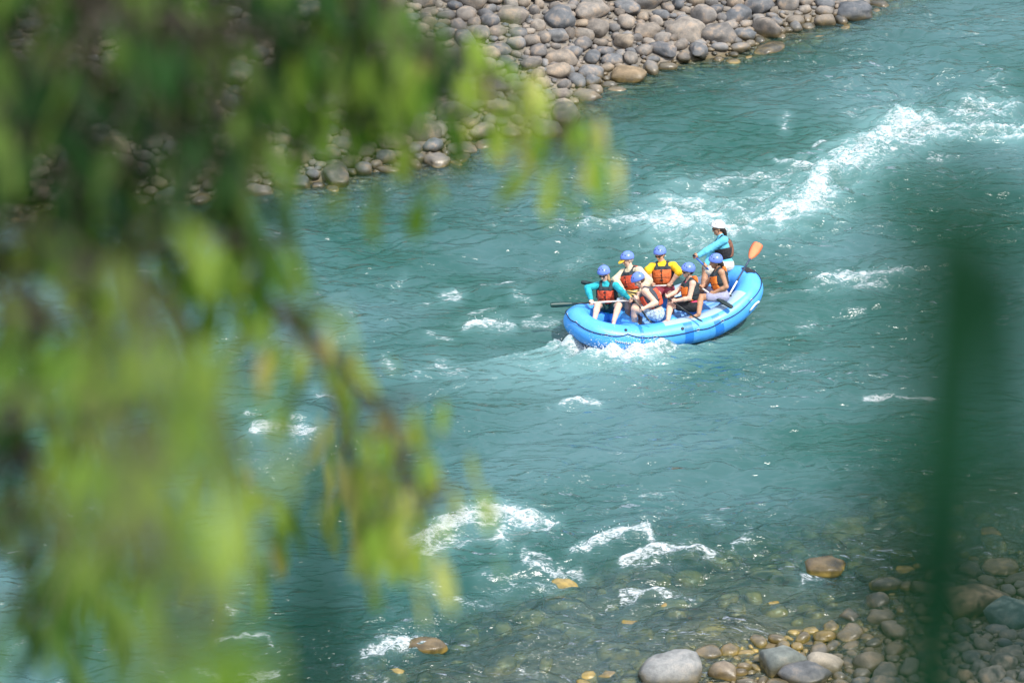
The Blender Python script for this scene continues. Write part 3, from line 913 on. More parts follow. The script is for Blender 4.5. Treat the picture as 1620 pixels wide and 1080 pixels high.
raft = empty('raft', RAFT_C, math.atan2(RU[1], RU[0]))
# the local frame of the empty: x = RU, y = RU rotated +90 deg = RN
tag(raft, 'blue inflatable raft with a black perimeter rope, carrying seven people down the rapid', 'raft')

def pvc(name, col, rough=0.32):
    m_, nt_, b_ = new_mat(name)
    tc = N(nt_, 'ShaderNodeTexCoord')
    n1_ = N(nt_, 'ShaderNodeTexNoise', in_Scale=3.5, in_Detail=6.0, in_Roughness=0.65)
    n2_ = N(nt_, 'ShaderNodeTexNoise', in_Scale=40.0, in_Detail=3.0)
    for q in (n1_, n2_): nt_.links.new(tc.outputs['Object'], q.inputs['Vector'])
    scuff = smoothstep(nt_, n1_.outputs['Fac'], 0.5, 0.78)
    c_ = mixc(nt_, math_n(nt_, 'MULTIPLY', scuff, 0.3), tuple(col), tuple(min(1, c * 1.1 + 0.14) for c in col))
    c_ = mixc(nt_, 0.35, c_, mixc(nt_, 1.0, c_, ramp(nt_, n2_.outputs['Fac'], [(0.3, (0.75, 0.75, 0.75)), (0.7, (1.15, 1.15, 1.15))]), 'MULTIPLY'))
    nt_.links.new(c_, b_.inputs['Base Color'])
    b_.inputs['Roughness'].default_value = rough
    bp_ = N(nt_, 'ShaderNodeBump', in_Strength=0.25, in_Distance=0.02)
    nt_.links.new(n1_.outputs['Fac'], bp_.inputs['Height']); nt_.links.new(bp_.outputs['Normal'], b_.inputs['Normal'])
    return m_
BLUE = pvc('raft_blue', (0.075, 0.37, 0.88), 0.4); BAND = pvc('raft_deep_blue', (0.02, 0.20, 0.70)); GREY = pvc('raft_pale_grey', (0.33, 0.46, 0.60), 0.5)
FLOORC = pvc('raft_floor_blue', (0.13, 0.33, 0.66), 0.5)
ROPE = M('rope_navy', (0.012, 0.02, 0.05), rough=0.8); WHITE = M('white_webbing', (0.78, 0.80, 0.82), rough=0.6)
BLACK = M('black_rubber', (0.015, 0.017, 0.02), rough=0.5)

ns = 240; nr = 40
tt = t_at(np.linspace(0, PER, ns, endpoint=False))
ring = np.stack([on_tube(tt, np.full(ns, a), RR) for a in np.linspace(0, 2 * np.pi, nr, endpoint=False)], 1)
i = np.arange(ns)[:, None]; j = np.arange(nr)[None]
F = np.stack([i * nr + j, i * nr + (j + 1) % nr, ((i + 1) % ns) * nr + (j + 1) % nr, ((i + 1) % ns) * nr + j], -1).reshape(-1, 4)
hull = link('side_tube', mesh_np('side_tube', ring.reshape(-1, 3), F), BLUE, raft)

def s_of(xl, side=1):
    """arc length of the point of the side tube at local x (side 1 = left, -1 = right)"""
    c = tube_c(TT); ok = np.sign(c[:, 1]) == side
    k = np.argmin(np.where(ok, np.abs(c[:, 0] - xl), 9)); return _s[k]

# deep blue chafe bands across the tube, pale top strip, seams
for xl in (0.85, -0.08, -0.70):
    for side in (1, -1):
        s = s_of(xl, side); hw = 0.035 if xl > 0 else 0.085
        V_, F_ = tube_patch(s - hw, s + hw, -95, 150 if xl > 0 else 62, RR + 0.004, 9, 22)
        link('chafe_band', mesh_np('chafe_band', V_, F_), BAND, raft)
for side, a, b_ in ((1, 0.35, -1.45), (-1, 0.9, -1.3)):
    sa_, sb_ = sorted((s_of(a, side), s_of(b_, side)))
    V_, F_ = tube_patch(sa_, sb_, 66, 140, RR + 0.003, 60, 14)
    link('grey_sheen_strip', mesh_np('grey_sheen_strip', V_, F_), GREY, raft)  # pale grey panel, widened to put the tube top's sun sheen into colour
for s in np.arange(0.25, PER, 0.78):
    V_, F_ = tube_patch(s - .012, s + .012, -100, 180, RR + 0.002, 3, 26)
    link('seam', mesh_np('seam', V_, F_), BLUE, raft)
# floor of lengthwise inflated ribs, cross tubes
rb = []
for q in np.linspace(-0.42, 0.42, 7):
    lim = 1.45 - 0.5 * abs(q)
    xs_ = np.linspace(-lim, lim, 24)
    rb.append(sweep(np.stack([xs_, 0 * xs_ + q, 0.06 + 0.16 * (np.abs(xs_) / 1.5) ** 3], -1), 0.085, 12))
for V_, F_ in rb: link('floor_rib', mesh_np('floor_rib', V_, F_), FLOORC, raft)
for xl in (0.82, 0.05, -0.72):
    ys_ = np.linspace(-0.52, 0.52, 14)
    V_, F_ = sweep(np.stack([0 * ys_ + xl, ys_, 0 * ys_ + 0.25], -1), 0.16, 20)
    link('thwart', mesh_np('thwart', V_, F_), BLUE, raft)
# perimeter rope: straight runs between rings that sit high and low on the flank
rings = []
order = [(1.72, 1, 42), (1.45, 1, 30), (1.12, 1, 42), (0.62, 1, 26), (-0.25, 1, 22), (-0.78, 1, 26), (-1.42, 1, 30), (-1.74, 1, 46)]
ss = [(s_of(x, sd), a) for x, sd, a in order]
ss += [(PER - s, a) for s, a in reversed(ss)]
ss.append((ss[0][0] + PER, ss[0][1]))
rp = []
for (s0, a0), (s1, a1) in zip(ss[:-1], ss[1:]):
    for f in np.linspace(0, 1, 14)[:-1]:
        sag = -5.0 * math.sin(math.pi * f)
        rp.append(on_tube(t_at(s0 + (s1 - s0) * f), math.radians(a0 + (a1 - a0) * f + sag), RR + 0.012))
V_, F_ = sweep(np.array(rp), 0.0095, 6, closed=True)
link('perimeter_rope', mesh_np('perimeter_rope', V_, F_), ROPE, raft)
for s, a in ss[:-1]:
    V_, F_ = tube_patch(s - .045, s + .045, a - 10, a + 10, RR + 0.006, 5, 5)
    pad = link('ring_pad', mesh_np('ring_pad', V_, F_), BLUE, raft)
    c = on_tube(t_at(s), math.radians(a), RR + 0.014); c_, d_, o_, u_ = frame(t_at(s))
    th = np.linspace(0, 2 * np.pi, 14, endpoint=False)
    V_, F_ = sweep(c + 0.028 * (np.cos(th)[:, None] * d_ + np.sin(th)[:, None] * u_), 0.005, 5, closed=True, up=o_)
    link('metal_ring', mesh_np('metal_ring', V_, F_), M('steel', (0.55, 0.56, 0.58), rough=0.3), pad)
# white carrying handles: a webbing loop that stands off the flank
def handle(xl, side, ang, L=0.24):
    s = s_of(xl, side)
    f = np.linspace(0, 1, 17)
    P = np.array([on_tube(t_at(s + (q - .5) * L), math.radians(ang + 16 * math.sin(math.pi * q) ** .6), RR + 0.004 + 0.05 * math.sin(math.pi * q) ** .6) for q in f])
    V_, F_ = sweep(P, 0.018, 8)
    link('carry_handle', mesh_np('carry_handle', V_, F_), WHITE, raft)
handle(0.62, 1, -14); handle(-1.42, 1, -6); handle(0.62, -1, -14); handle(-1.42, -1, -6)
# stern strap loop and valves
V_, F_ = tube_patch(PER / 2 - .12, PER / 2 + .1, 60, 100, RR + 0.012, 9, 9)
link('stern_strap', mesh_np('stern_strap', V_, F_), BLACK, raft)
for xl, a in ((0.05, 40), (1.15, 62)):
    c = on_tube(t_at(s_of(xl, 1)), math.radians(a), RR); c_, d_, o_, u_ = frame(t_at(s_of(xl, 1)))
    nn = nrm(c - c_)
    V_, F_ = sweep([c, c + nn * 0.012, c + nn * 0.014], [0.03, 0.03, 0.012], 14)
    link('valve', mesh_np('valve', V_, F_), BLACK, raft)
# maker's mark on the bow flank: unreadable white script with a dark outline
def mark(x0, ang0, mat, dr, da):
    s0 = s_of(x0, 1); pieces = []
    for q in range(9):
        s = s0 + q * 0.036
        f = np.linspace(0, 1, 7); tall = (6, 3, 4, 3, 3, 6, 3, 4, 3)[q]
        P = np.array([on_tube(t_at(s + 0.03 * g), math.radians(ang0 + da - q * 0.9 + tall * math.sin(math.pi * (g * 1.5))), RR + dr) for g in f])
        pieces.append(sweep(P, 0.0055, 5))
    V_, F_ = join_meshes(pieces)
    return link('maker_mark', mesh_np('maker_mark', V_, F_), mat, raft)
mark(1.32, 10, WHITE, 0.004, 0); mark(1.31, 7.5, ROPE, 0.001, 0)
print('raft', round(time.time() - T0, 1))

# ------------------------------------------------------------------ people
def Q(X_, Y_): return 860 + X_ / 4.5, 330 + Y_ / 4.5       # coordinates read off an enlargement of the photograph

def bone(p, q, L, sign):
    """point seen at q (enlargement coordinates), L metres from p, nearer (-1) or farther (+1) than p"""
    r = ray(*Q(*q)); o = CAM - p
    a = r @ r; b = 2 * r @ o; c = o @ o - L * L
    disc = b * b - 4 * a * c
    if disc <= 0: return p + nrm(CAM + r * (-b / (2 * a)) - p) * L
    return CAM + r * ((-b + sign * math.sqrt(disc)) / (2 * a))

def at_q(q, w): return at(*Q(*q), w)

def ik(a, c, L1, L2, hint):
    """elbow or knee between a and c, bent towards hint"""
    d = c - a; L = np.linalg.norm(d)
    if L > (L1 + L2) * 0.995: return a + d * L1 / (L1 + L2)
    x = (L1 * L1 - L2 * L2 + L * L) / (2 * L); h = math.sqrt(max(L1 * L1 - x * x, 0)); d = d / L
    e = hint - a; e = e - d * (e @ d); e = nrm(e)
    return a + d * x + e * h

def paddle(name_label, p_blade, p_grip, blade_col, shaft_cols, normal, blade_len=0.46, blade_w=0.19, grip='t', blade_edge=False, group=None):
    """p_blade = blade tip, p_grip = end of the shaft"""
    p0 = np.asarray(p_blade, float); p1 = np.asarray(p_grip, float)
    ax = nrm(p1 - p0); L = np.linalg.norm(p1 - p0)
    n_ = nrm(np.asarray(normal, float) - ax * (ax @ np.asarray(normal, float))); sd = np.cross(ax, n_)
    root = empty('paddle', p0); tag(root, name_label, 'paddle', group)
    f = np.array([0, .03, .1, .25, .5, .75, .9, 1.0]); wd = np.array([.55, .82, .96, 1.0, .96, .72, .42, .2]) * blade_w / 2
    V_ = []; F_ = []
    for q, (ff, w_) in enumerate(zip(f, wd)):
        c = ax * ff * blade_len + n_ * 0.03 * (1 - ff) ** 2
        th = 0.010 if ff > .05 else 0.005
        V_ += [c + sd * w_, c + sd * w_ * .4 + n_ * th, c + n_ * th * 1.7, c - sd * w_ * .4 + n_ * th, c - sd * w_, c - sd * w_ * .4 - n_ * th, c - n_ * th * 1.7, c + sd * w_ * .4 - n_ * th]
    for q in range(len(f) - 1):
        for k in range(8): F_.append((q * 8 + k, q * 8 + (k + 1) % 8, q * 8 + 8 + (k + 1) % 8, q * 8 + 8 + k))
    F_ += [(0, 3, 2, 1), (0, 7, 4, 3), (7, 6, 5, 4)]
    link('blade', mesh_np('blade', V_, F_), M('paddle_' + blade_col[0], blade_col[1], rough=0.4, var=0.08), root)
    z0 = blade_len * 0.7
    cuts = np.linspace(z0, L - 0.02, len(shaft_cols) + 1)
    for q, (nm_, col) in enumerate(shaft_cols):
        V_, F_ = sweep([ax * cuts[q], ax * (cuts[q + 1] + (0.001 if q < len(shaft_cols) - 1 else 0))], 0.0165, 10)
        link('shaft', mesh_np('shaft', V_, F_), M('paddle_' + nm_, col, rough=0.35, var=0.05), root)
    V_, F_ = sweep([ax * (L - .02) - sd * .05, ax * (L - .005) - sd * .02, ax * L, ax * (L - .005) + sd * .02, ax * (L - .02) + sd * .05], [.013, .018, .019, .018, .013], 8, up=n_)
    link('grip', mesh_np('grip', V_, F_), BLACK, root)
    return p0, ax, L

def on_line(pa, q):
    """point of the paddle (p0, ax, L) that shows at q"""
    p0, ax, L = pa; r = nrm(ray(*Q(*q))); w0 = p0 - CAM
    b = ax @ r; d = ax @ w0; e = r @ w0
    t = (b * e - d) / (1 - b * b)
    return p0 + ax * float(np.clip(t, 0.1, L - 0.02))

def hand(S, w, d, g, side):
    """palm and five curled fingers closing round a bar of direction g; side flips the palm"""
    d = nrm(d); g = nrm(g - d * (g @ d)); n_ = np.cross(d, g) * side
    S.cone(w, w + d * .03, .027, .029); S.ell(w + d * .055, np.stack([d, g, n_]), (.045, .042, .018))
    for q, ln in zip((-1.5, -.5, .5, 1.5), (.9, 1.05, 1.0, .8)):
        k0 = w + d * .085 + g * q * .021
        k1 = k0 + d * .018 * ln + n_ * .03 * ln
        k2 = k1 - d * .026 * ln + n_ * .018 * ln
        k3 = k2 - d * .024 * ln - n_ * .012
        S.cone(k0 - d * .01, k1, .0105, .0098, .006).cone(k1, k2, .0098, .009, .006).cone(k2, k3, .009, .0078, .006)
    b0 = w + d * .03 + g * .034; b1 = b0 + g * .02 + d * .02 + n_ * .02; b2 = b1 + d * .018 + n_ * .026 - g * .006
    S.cone(b0, b1, .014, .0115, .01).cone(b1, b2, .0115, .0095, .006)

def person(sp):
    P = un(*Q(*sp['pelvis']), sp['z']); wP = depth_of(P)
    UPW = np.array([0, 0, 1.0])
    Nk = bone(P, sp['neck'], sp.get('torso', .47), sp.get('neck_s', -1))
    up = nrm(Nk - P)
    f0 = nrm(np.array([math.cos(sp['face']), math.sin(sp['face']), 0]))       # where the chest points (world azimuth)
    fr = nrm(f0 - up * (f0 @ up)); lat = np.cross(up, fr)                     # lat = person's left
    sw = sp.get('sw', .175) + .012
    shL = Nk + lat * sw - up * .045 + fr * sp.get('hunch', 0.0); shR = Nk - lat * sw - up * .045 + fr * sp.get('hunch', 0.0)
    tw = sp.get('twist', 0.0)
    hf = nrm(np.array([math.cos(sp['face'] + tw), math.sin(sp['face'] + tw), 0])); hlat = np.cross(UPW, hf)
    hipL, hipR = P + hlat * .09, P - hlat * .09
    Hc = bone(Nk, sp['head'], .205, sp.get('head_s', -1))
    # head frame
    la, lt = sp['look']; hfwd = np.array([math.cos(la) * math.cos(lt), math.sin(la) * math.cos(lt), math.sin(lt)])
    roll = sp.get('hup', nrm(Hc - Nk) * .5 + UPW * .5)
    hu = nrm(roll - hfwd * (roll @ hfwd)); hl = np.cross(hu, hfwd); HR = np.stack([hfwd, hl, hu])
    # arms
    arms = {}
    for k, sh in (('L', shL), ('R', shR)):
        a = sp.get('arm' + k)
        el = bone(sh, a['el'], .285, a['s'])
        G = a['at'] if 'at' in a else bone(el, a['hand'], .30, a.get('hs', -1))
        wr = G - nrm(G - el) * .075
        el = ik(sh, wr, .285, .25, el)
        if np.linalg.norm(wr - el) > .29: wr = el + nrm(wr - el) * .29
        arms[k] = (sh, el, wr, nrm(G - wr) if np.linalg.norm(G - wr) > .02 else nrm(wr - el), a.get('axis', lat))
    legs = {}
    for k, hp in (('L', hipL), ('R', hipR)):
        a = sp['leg' + k]
        kn = bone(hp, a['kn'], .43, a['s'])
        if 'an' in a: an = bone(kn, a['an'], .41, a.get('as', -1))
        else: an = np.array([kn[0], kn[1], max(kn[2] - .41, .17)]) + hf * a.get('fwd', 0.0)
        an[2] = max(an[2], 0.19)
        legs[k] = (hp, kn, an)
    TR = np.stack([fr, lat, up]); HRp = np.stack([hf, hlat, UPW])
    g = sp.get('girth', 1.0) * 1.08
    mid = (P + Nk) / 2 - fr * sp.get('bulge', 0.0)
    tl = np.linalg.norm(Nk - P)
    chest_c = Nk - up * .17 - fr * sp.get('bulge', 0.0) * .6; belly_c = mid - up * .03
    base = P - UPW * .12
    root = empty('person', base); tag(root, sp['label'], 'person', 'people paddling the blue raft')
    off = -base
    def done(name, S, mat, parent=root):
        V_, F_ = S.mesh()
        if len(F_) == 0: return None
        return link(name, mesh_np(name, V_ + off, F_), mat, parent)
    def torso(S, inf, arms_too=True):
        S.ell(P + UPW * .01, HRp, np.array((.115, .165, .12)) * g + inf, .05)
        S.ell(belly_c, TR, np.array((.105, .142, .16)) * g + inf, .05)
        S.ell(chest_c, TR, np.array((.118, .168, .18)) * g + inf, .05)
        for sh in ((shL, shR) if arms_too else ()): S.cone(Nk - up * .05, sh, .06 * g + inf, .058 * g + inf, .04)
    skin = skin_mat(*sp['skin'])
    # ---- the body: one continuous surface
    S = SDF(.018, .0095)
    torso(S, 0)
    S.cone(Nk - up * .03, Hc - hu * .04, .056, .054, .03)
    S.ell(Hc + hu * .015 - hfwd * .008, HR, (.098, .077, .102)); S.ell(Hc + hfwd * .022 - hu * .055, HR, (.068, .058, .07), .03)
    S.cone(Hc + hfwd * .088 - hu * .005, Hc + hfwd * .108 - hu * .04, .009, .014, .012)            # nose
    S.cone(Hc + hfwd * .078 - hu * .098, Hc + hfwd * .07 - hu * .105, .018, .018, .02)               # chin
    S.ell(Hc + hfwd * .082 - hu * .070, HR, (.012, .022, .006), .006)                                # lips
    for sd in (1, -1):
        S.ell(Hc + hl * sd * .078 - hu * .02, HR, (.022, .012, .03), .01)                            # ears
        S.ell(Hc + hfwd * .07 + hl * sd * .035 - hu * .03, HR, (.022, .022, .02), .015)              # cheeks
        S.cone(Hc + hfwd * .088 + hl * sd * .015 + hu * .018, Hc + hfwd * .078 + hl * sd * .05 + hu * .018, .009, .009, .01)  # brow
    for k, (sh, el, wr, hd, axv) in arms.items():
        S.cone(sh, el, .056 * g, .044 * g, .03).cone(el, el + (wr - el) * .35, .044 * g, .045 * g).cone(el + (wr - el) * .35, wr, .045 * g, .029)
        hand(S, wr, hd, np.asarray(axv, float), sp['arm' + k].get('palm', 1 if k == 'L' else -1))
    for k, (hp, kn, an) in legs.items():
        S.cone(hp, kn, .090 * g, .062, .04).cone(kn, kn + (an - kn) * .35, .061, .060, .02).cone(kn + (an - kn) * .35, an, .060, .040, .02)
        ft = nrm(hf + np.array([0, 0, -.15]))
        S.cone(an - UPW * .03, an - UPW * .045 + ft * .15, .036, .028, .02).cone(an - UPW * .045 + ft * .15, an - UPW * .05 + ft * .19, .028, .02, .02)
    body = done('body', S, skin)
    # ---- clothes
    if 'shirt' in sp:
        fr_ = sp.get('sleeve', 1.0)
        S = SDF(.02, .0105); torso(S, .010, fr_ > 0)
        for k, (sh, el, wr, hd, axv) in arms.items():
            if fr_ <= 0: continue
            if fr_ <= .5: S.cone(sh, sh + (el - sh) * fr_ * 2, .062, .06, .03)
            else:
                S.cone(sh, el, .068 * g, .060 * g, .03)
                e2 = el + (wr - el) * (fr_ - .5) * 2 * .97
                S.cone(el, el + (e2 - el) * .4, .060 * g, .060 * g, .02).cone(el + (e2 - el) * .4, e2, .060 * g, .044 * g, .02)
        if sp.get('neckline', True): S.cone(Nk - up * .02, Nk + (Hc - Nk) * .16, .068, .066, .02)
        done('shirt', S, M(*sp['shirt'], rough=.8, var=.10, scale=9, bump=.5, bump_scale=18))
    if 'shorts' in sp:
        S = SDF(.02, .0105)
        S.ell(P + UPW * .01, HRp, np.array((.125, .165, .10)) * g + .008, .04)
        ln = sp.get('short_len', .62)
        for k, (hp, kn, an) in legs.items():
            S.cone(hp, hp + (kn - hp) * min(ln, 1), .104 * g, .090 * g if ln < .95 else .076, .04)
            if ln > 1: S.cone(kn, kn + (an - kn) * (ln - 1), .07, .06, .02)
        done('shorts' if ln <= 1 else 'trousers', S, M(*sp['shorts'], rough=.8, var=sp.get('short_var', .12), scale=sp.get('short_scale', 9), bump=.4, bump_scale=18))
    v = sp['vest']
    S = SDF(.02, .0105)
    lowc = belly_c + up * .01
    S.ell(lowc, TR, np.array((.105, .142, .15)) * g + .040, .05); S.ell(chest_c, TR, np.array((.118, .165, .18)) * g + .042, .05)
    S.clip(P + up * .085, -up); S.clip(Nk - up * v.get('top', .04), up)
    for sh, ar in ((shL, arms['L']), (shR, arms['R'])):
        sd = 1 if ar is arms['L'] else -1
        S.sub(sh + lat * sd * .035, sh + lat * sd * .035 + nrm(ar[1] - sh) * .16 + lat * sd * .05, .075, .085)
    vest = done('vest', S, M(*v['base'], rough=.75, var=.12, scale=12, bump=.6, bump_scale=22))
    S = SDF(.01, .0095)                                                   # shoulder straps
    for sd in (1, -1):
        a_ = chest_c + lat * sd * .088 + fr * .115 * g + up * .075; t_ = Nk + lat * sd * .098 + up * .022; b_ = chest_c + lat * sd * .088 - fr * .115 * g + up * .075
        S.cone(a_, t_, .042, .038).cone(t_, b_, .038, .042)
    done('shoulder_strap', S, M(*v['base']), vest)
    if 'front' in v:
        for sd in (1, -1):                                                # two foam panels left and right of the zip
            S = SDF(.012, .0095)
            S.ell(lowc, TR, np.array((.105, .142, .15)) * g + .058, .05); S.ell(chest_c, TR, np.array((.118, .165, .17)) * g + .060, .05)
            S.clip(P + up * .10, -up); S.clip(Nk - up * .105, up); S.clip(chest_c + fr * .005, -fr)
            S.clip(chest_c + lat * sd * .158 * g, lat * sd); S.clip(chest_c + lat * sd * .006, -lat * sd)
            done('front_panel', S, M(*v['front'], rough=.7, var=.14, scale=10, bump=.6, bump_scale=16), vest)
        for q, hgt_ in enumerate((.17, .26, .34)):
            S = SDF(.004, .0075); c_ = P + up * hgt_ + fr * (.105 * g + .057) - fr * sp.get('bulge', 0) * .8
            S.ell(c_, TR, (.03, .034, .016)); done('buckle', S, BLACK, vest)
        S = SDF(.004, .008)
        S.ell(lowc, TR, np.array((.105, .142, .15)) * g + .062, .05); S.ell(chest_c, TR, np.array((.118, .160, .16)) * g + .060, .05)
        S.clip(P + up * .205, -up); S.clip(P + up * .225, up)
        done('waist_strap', S, BLACK, vest)
    if 'back' in v:
        S = SDF(.012, .0095)
        S.ell(lowc, TR, np.array((.105, .142, .15)) * g + .060, .05); S.ell(chest_c, TR, np.array((.118, .160, .17)) * g + .060, .05)
        S.clip(P + up * .115, -up); S.clip(Nk - up * .06, up); S.clip(chest_c - fr * .03, fr); S.clip(chest_c + lat * .15, lat); S.clip(chest_c - lat * .15, -lat)
        done('back_panel', S, M(*v['back'], rough=.7, var=.14, scale=10, bump=.6, bump_scale=16), vest)
    if 'collar' in v:
        S = SDF(.02, .0095)
        for sd in (1, -1): S.cone(Nk - fr * .10 + up * .02, Nk - fr * .085 + lat * sd * .085 + up * .02, .045, .035)
        S.ell(Nk - fr * .115 - up * .03, TR, (.04, .10, .07), .03)
        done('collar_pad', S, M(*v['collar'], rough=.7, var=.14, scale=10), vest)
    # ---- helmet, straps, eyes or glasses, hair
    S = SDF(.01, .009)
    S.ell(Hc + hu * .030 - hfwd * .012, HR, (.140, .119, .124))
    S.clip(Hc + hu * .010 + hfwd * .0, nrm(-hu * .93 + hfwd * .36) * 1.0)
    S.clip(Hc - hu * .028, -hu)
    hel = done('helmet', S, M(*sp['helmet'], rough=.3, var=.05, spec=.5))
    pieces = []
    for (a_, b_) in ((55, 28), (55, -28), (40, 62), (40, -62), (72, 0), (38, 150), (38, -150)):
        a_, b_ = math.radians(a_), math.radians(b_)
        dv = np.array([math.cos(a_) * math.cos(b_), math.cos(a_) * math.sin(b_), math.sin(a_)])
        c_ = Hc + hu * .030 - hfwd * .012 + HR.T @ (dv * np.array([.139, .118, .123])); nn = nrm(HR.T @ (dv / np.array([.140, .119, .124])))
        S = SDF(.003, .006); t1_ = nrm(np.cross(nn, hl) + 1e-4); S.ell(c_, np.stack([nn, t1_, np.cross(nn, t1_)]), (.005, .012, .018))
        done('vent', S, BLACK, hel)
    for sd in (1, -1):
        pth = [Hc + hl * sd * .082 + hu * .0 - hfwd * .01, Hc + hl * sd * .074 - hu * .06 + hfwd * .015, Hc + hl * sd * .035 - hu * .118 + hfwd * .05, Hc - hu * .128 + hfwd * .058]
        V_, F_ = sweep(np.array(pth) + off, .0065, 6); link('chin_strap', mesh_np('chin_strap', V_, F_), BLACK, hel)
    if sp.get('glasses'):
        S = SDF(.004, .0065)
        for sd in (1, -1):
            S.ell(Hc + hfwd * .090 + hl * sd * .033 - hu * .004, HR, (.016, .030, .021)); S.cone(Hc + hfwd * .08 + hl * sd * .058, Hc + hl * sd * .082 - hfwd * .01, .006, .005)
        S.cone(Hc + hfwd * .1 + hl * .02 + hu * .003, Hc + hfwd * .1 - hl * .02 + hu * .003, .005, .005)
        done('sunglasses', S, M('dark_lens', (.012, .013, .018), rough=.12, var=.02))
    else:
        for sd in (1, -1):
            S = SDF(.003, .006); S.ell(Hc + hfwd * .086 + hl * sd * .031 + hu * .001, HR, (.010, .015, .008)); done('eye', S, M('dark_eye', (.03, .02, .018), rough=.2))
    S = SDF(.003, .006); S.ell(Hc + hfwd * .088 - hu * .071, HR, (.008, .021, .0065)); done('mouth', S, M('lip_' + sp['skin'][0], tuple(np.array(sp['skin'][1]) * (.75, .5, .5)), rough=.4))
    if 'hair' in sp:
        S = SDF(.02, .0095); sty = sp['hair'][2]
        S.ell(Hc - hfwd * .035 - hu * .02, HR, (.08, .084, .085))
        if sty == 'short': S.clip(Hc - hu * .075, -hu)
        if sty == 'braid':
            sd = sp.get('braid_side', 1); p_ = Hc + hl * sd * .06 - hfwd * .02 - hu * .06
            for q, (d1, d2, d3) in enumerate(((.03, .03, -.07), (.02, .045, -.08), (.0, .035, -.09), (-.0, .02, -.08))):
                p2 = p_ + hl * sd * d1 + fr * d2 + np.array([0, 0, d3]); S.cone(p_, p2, .034 - q * .004, .031 - q * .005, .015); p_ = p2
        if sty == 'tail':
            p_ = Hc - hfwd * .09 - hu * .05
            for q in range(3):
                p2 = p_ - hfwd * (.03 - .012 * q) + np.array([0, 0, -.055]); S.cone(p_, p2, .045 - q * .006, .042 - q * .008, .02); p_ = p2
        S.clip(Hc + hfwd * .055, hfwd)
        done('hair', S, M(sp['hair'][0], sp['hair'][1], rough=.6, var=.25, scale=30, bump=.6, bump_scale=50))
    if 'visor' in sp:
        S = SDF(.006, .0075); c_ = Hc + hfwd * .115 + hu * .022
        S.ell(c_ , np.stack([nrm(hfwd - hu * .25), hl, nrm(hu + hfwd * .25)]), (.085, .08, .011)); S.clip(Hc + hfwd * .07, -hfwd)
        done('cap_visor', S, M(*sp['visor'], rough=.7))
    return dict(P=P, w=wP, N=Nk, shL=shL, shR=shR)

SKIN_A = ('skin_fair', (.66, .43, .32)); SKIN_B = ('skin_light', (.58, .35, .24)); SKIN_C = ('skin_tan', (.46, .25, .15))
HB = ('helmet_blue', (.13, .22, .66))
VD = ('vest_dark', (.022, .035, .042))
RED = ('vest_red', (.62, .085, .035)); ORG = ('vest_orange', (.85, .20, .025)); BRN = ('vest_rust', (.55, .13, .035))

# paddles first: the hands close on them
wq = lambda q, z: depth_of(un(*Q(*q), z))
w1 = wq((450, 700), .42)
pad1 = paddle('black bladed paddle with a white shaft across the knees of the person in teal', at_q((46, 686), w1 - .62), at_q((640, 652), w1 - .28),
              ('green_black', (.012, .05, .045)), [('black', (.015, .02, .022)), ('white', (.75, .74, .72)), ('white', (.75, .74, .72))], -FWD, blade_len=.52, blade_w=.10)
w2 = wq((640, 610), .55)
pad2 = paddle('paddle whose black blade sticks out behind the person in teal', at_q((270, 522), w2 - .05), at_q((690, 610), w2 - .35),
              ('black_blade', (.014, .03, .03)), [('black', (.015, .02, .022))], -FWD, blade_len=.42, blade_w=.08)
w3 = wq((800, 750), .55)
pad3 = paddle('paddle with a dark shaft gripped by the bending person in patterned shorts', at_q((762, 822), w3 - .33), at_q((632, 618), w3 - .30),
              ('black_blade', (.014, .03, .03)), [('black', (.015, .02, .022)), ('brown', (.2, .15, .12))], np.cross(FWD, UPV), blade_len=.26, blade_w=.04)
w4 = wq((850, 565), .55)
pad4 = paddle('paddle with a pale grey shaft across the lap of the person in yellow', at_q((590, 560), w4 - .05), at_q((925, 545), w4 - .30),
              ('black_blade', (.014, .03, .03)), [('grey', (.5, .5, .5))], UPV, blade_len=.3, blade_w=.12)
w5 = wq((1050, 690), .55)
pad5 = paddle('black paddle slanting down over the tube from the person in pink', at_q((1125, 812), w5 - .42), at_q((860, 618), w5 - .12),
              ('black_blade', (.014, .03, .03)), [('black', (.015, .02, .022))], FWD * .3 + UPV * .9 + RIGHT * .4, blade_len=.40, blade_w=.05)
w6 = wq((1270, 620), .66)
pad6 = paddle('black bladed paddle resting on the tube beside the person in lavender shorts', at_q((1345, 712), w6 - .28), at_q((1095, 545), w6 - .02),
              ('black_blade', (.014, .03, .03)), [('black', (.015, .02, .022)), ('white', (.75, .74, .72))], -FWD * .8 + UPV * .6, blade_len=.44, blade_w=.10)
w7 = wq((1300, 395), .85)
pad7 = paddle('paddle with a blue shaft held in the outstretched hand of the guide', at_q((1262, 520), w7 - .05), at_q((1068, 332), w7 - .25),
              ('blue_blade', (.03, .12, .45)), [('blue', (.03, .13, .5))], UPV, blade_len=.3, blade_w=.12)
pad8 = paddle('paddle with a bright orange blade leaning upright against the stern tube', at_q((1530, 252), w7 + .12), at_q((1318, 618), w6 - .06),
              ('orange', (.88, .22, .09)), [('navy', (.03, .05, .1)), ('navy', (.03, .05, .1)), ('white', (.75, .74, .72))], -FWD * .9 + UPV * .3, blade_len=.46, blade_w=.215)

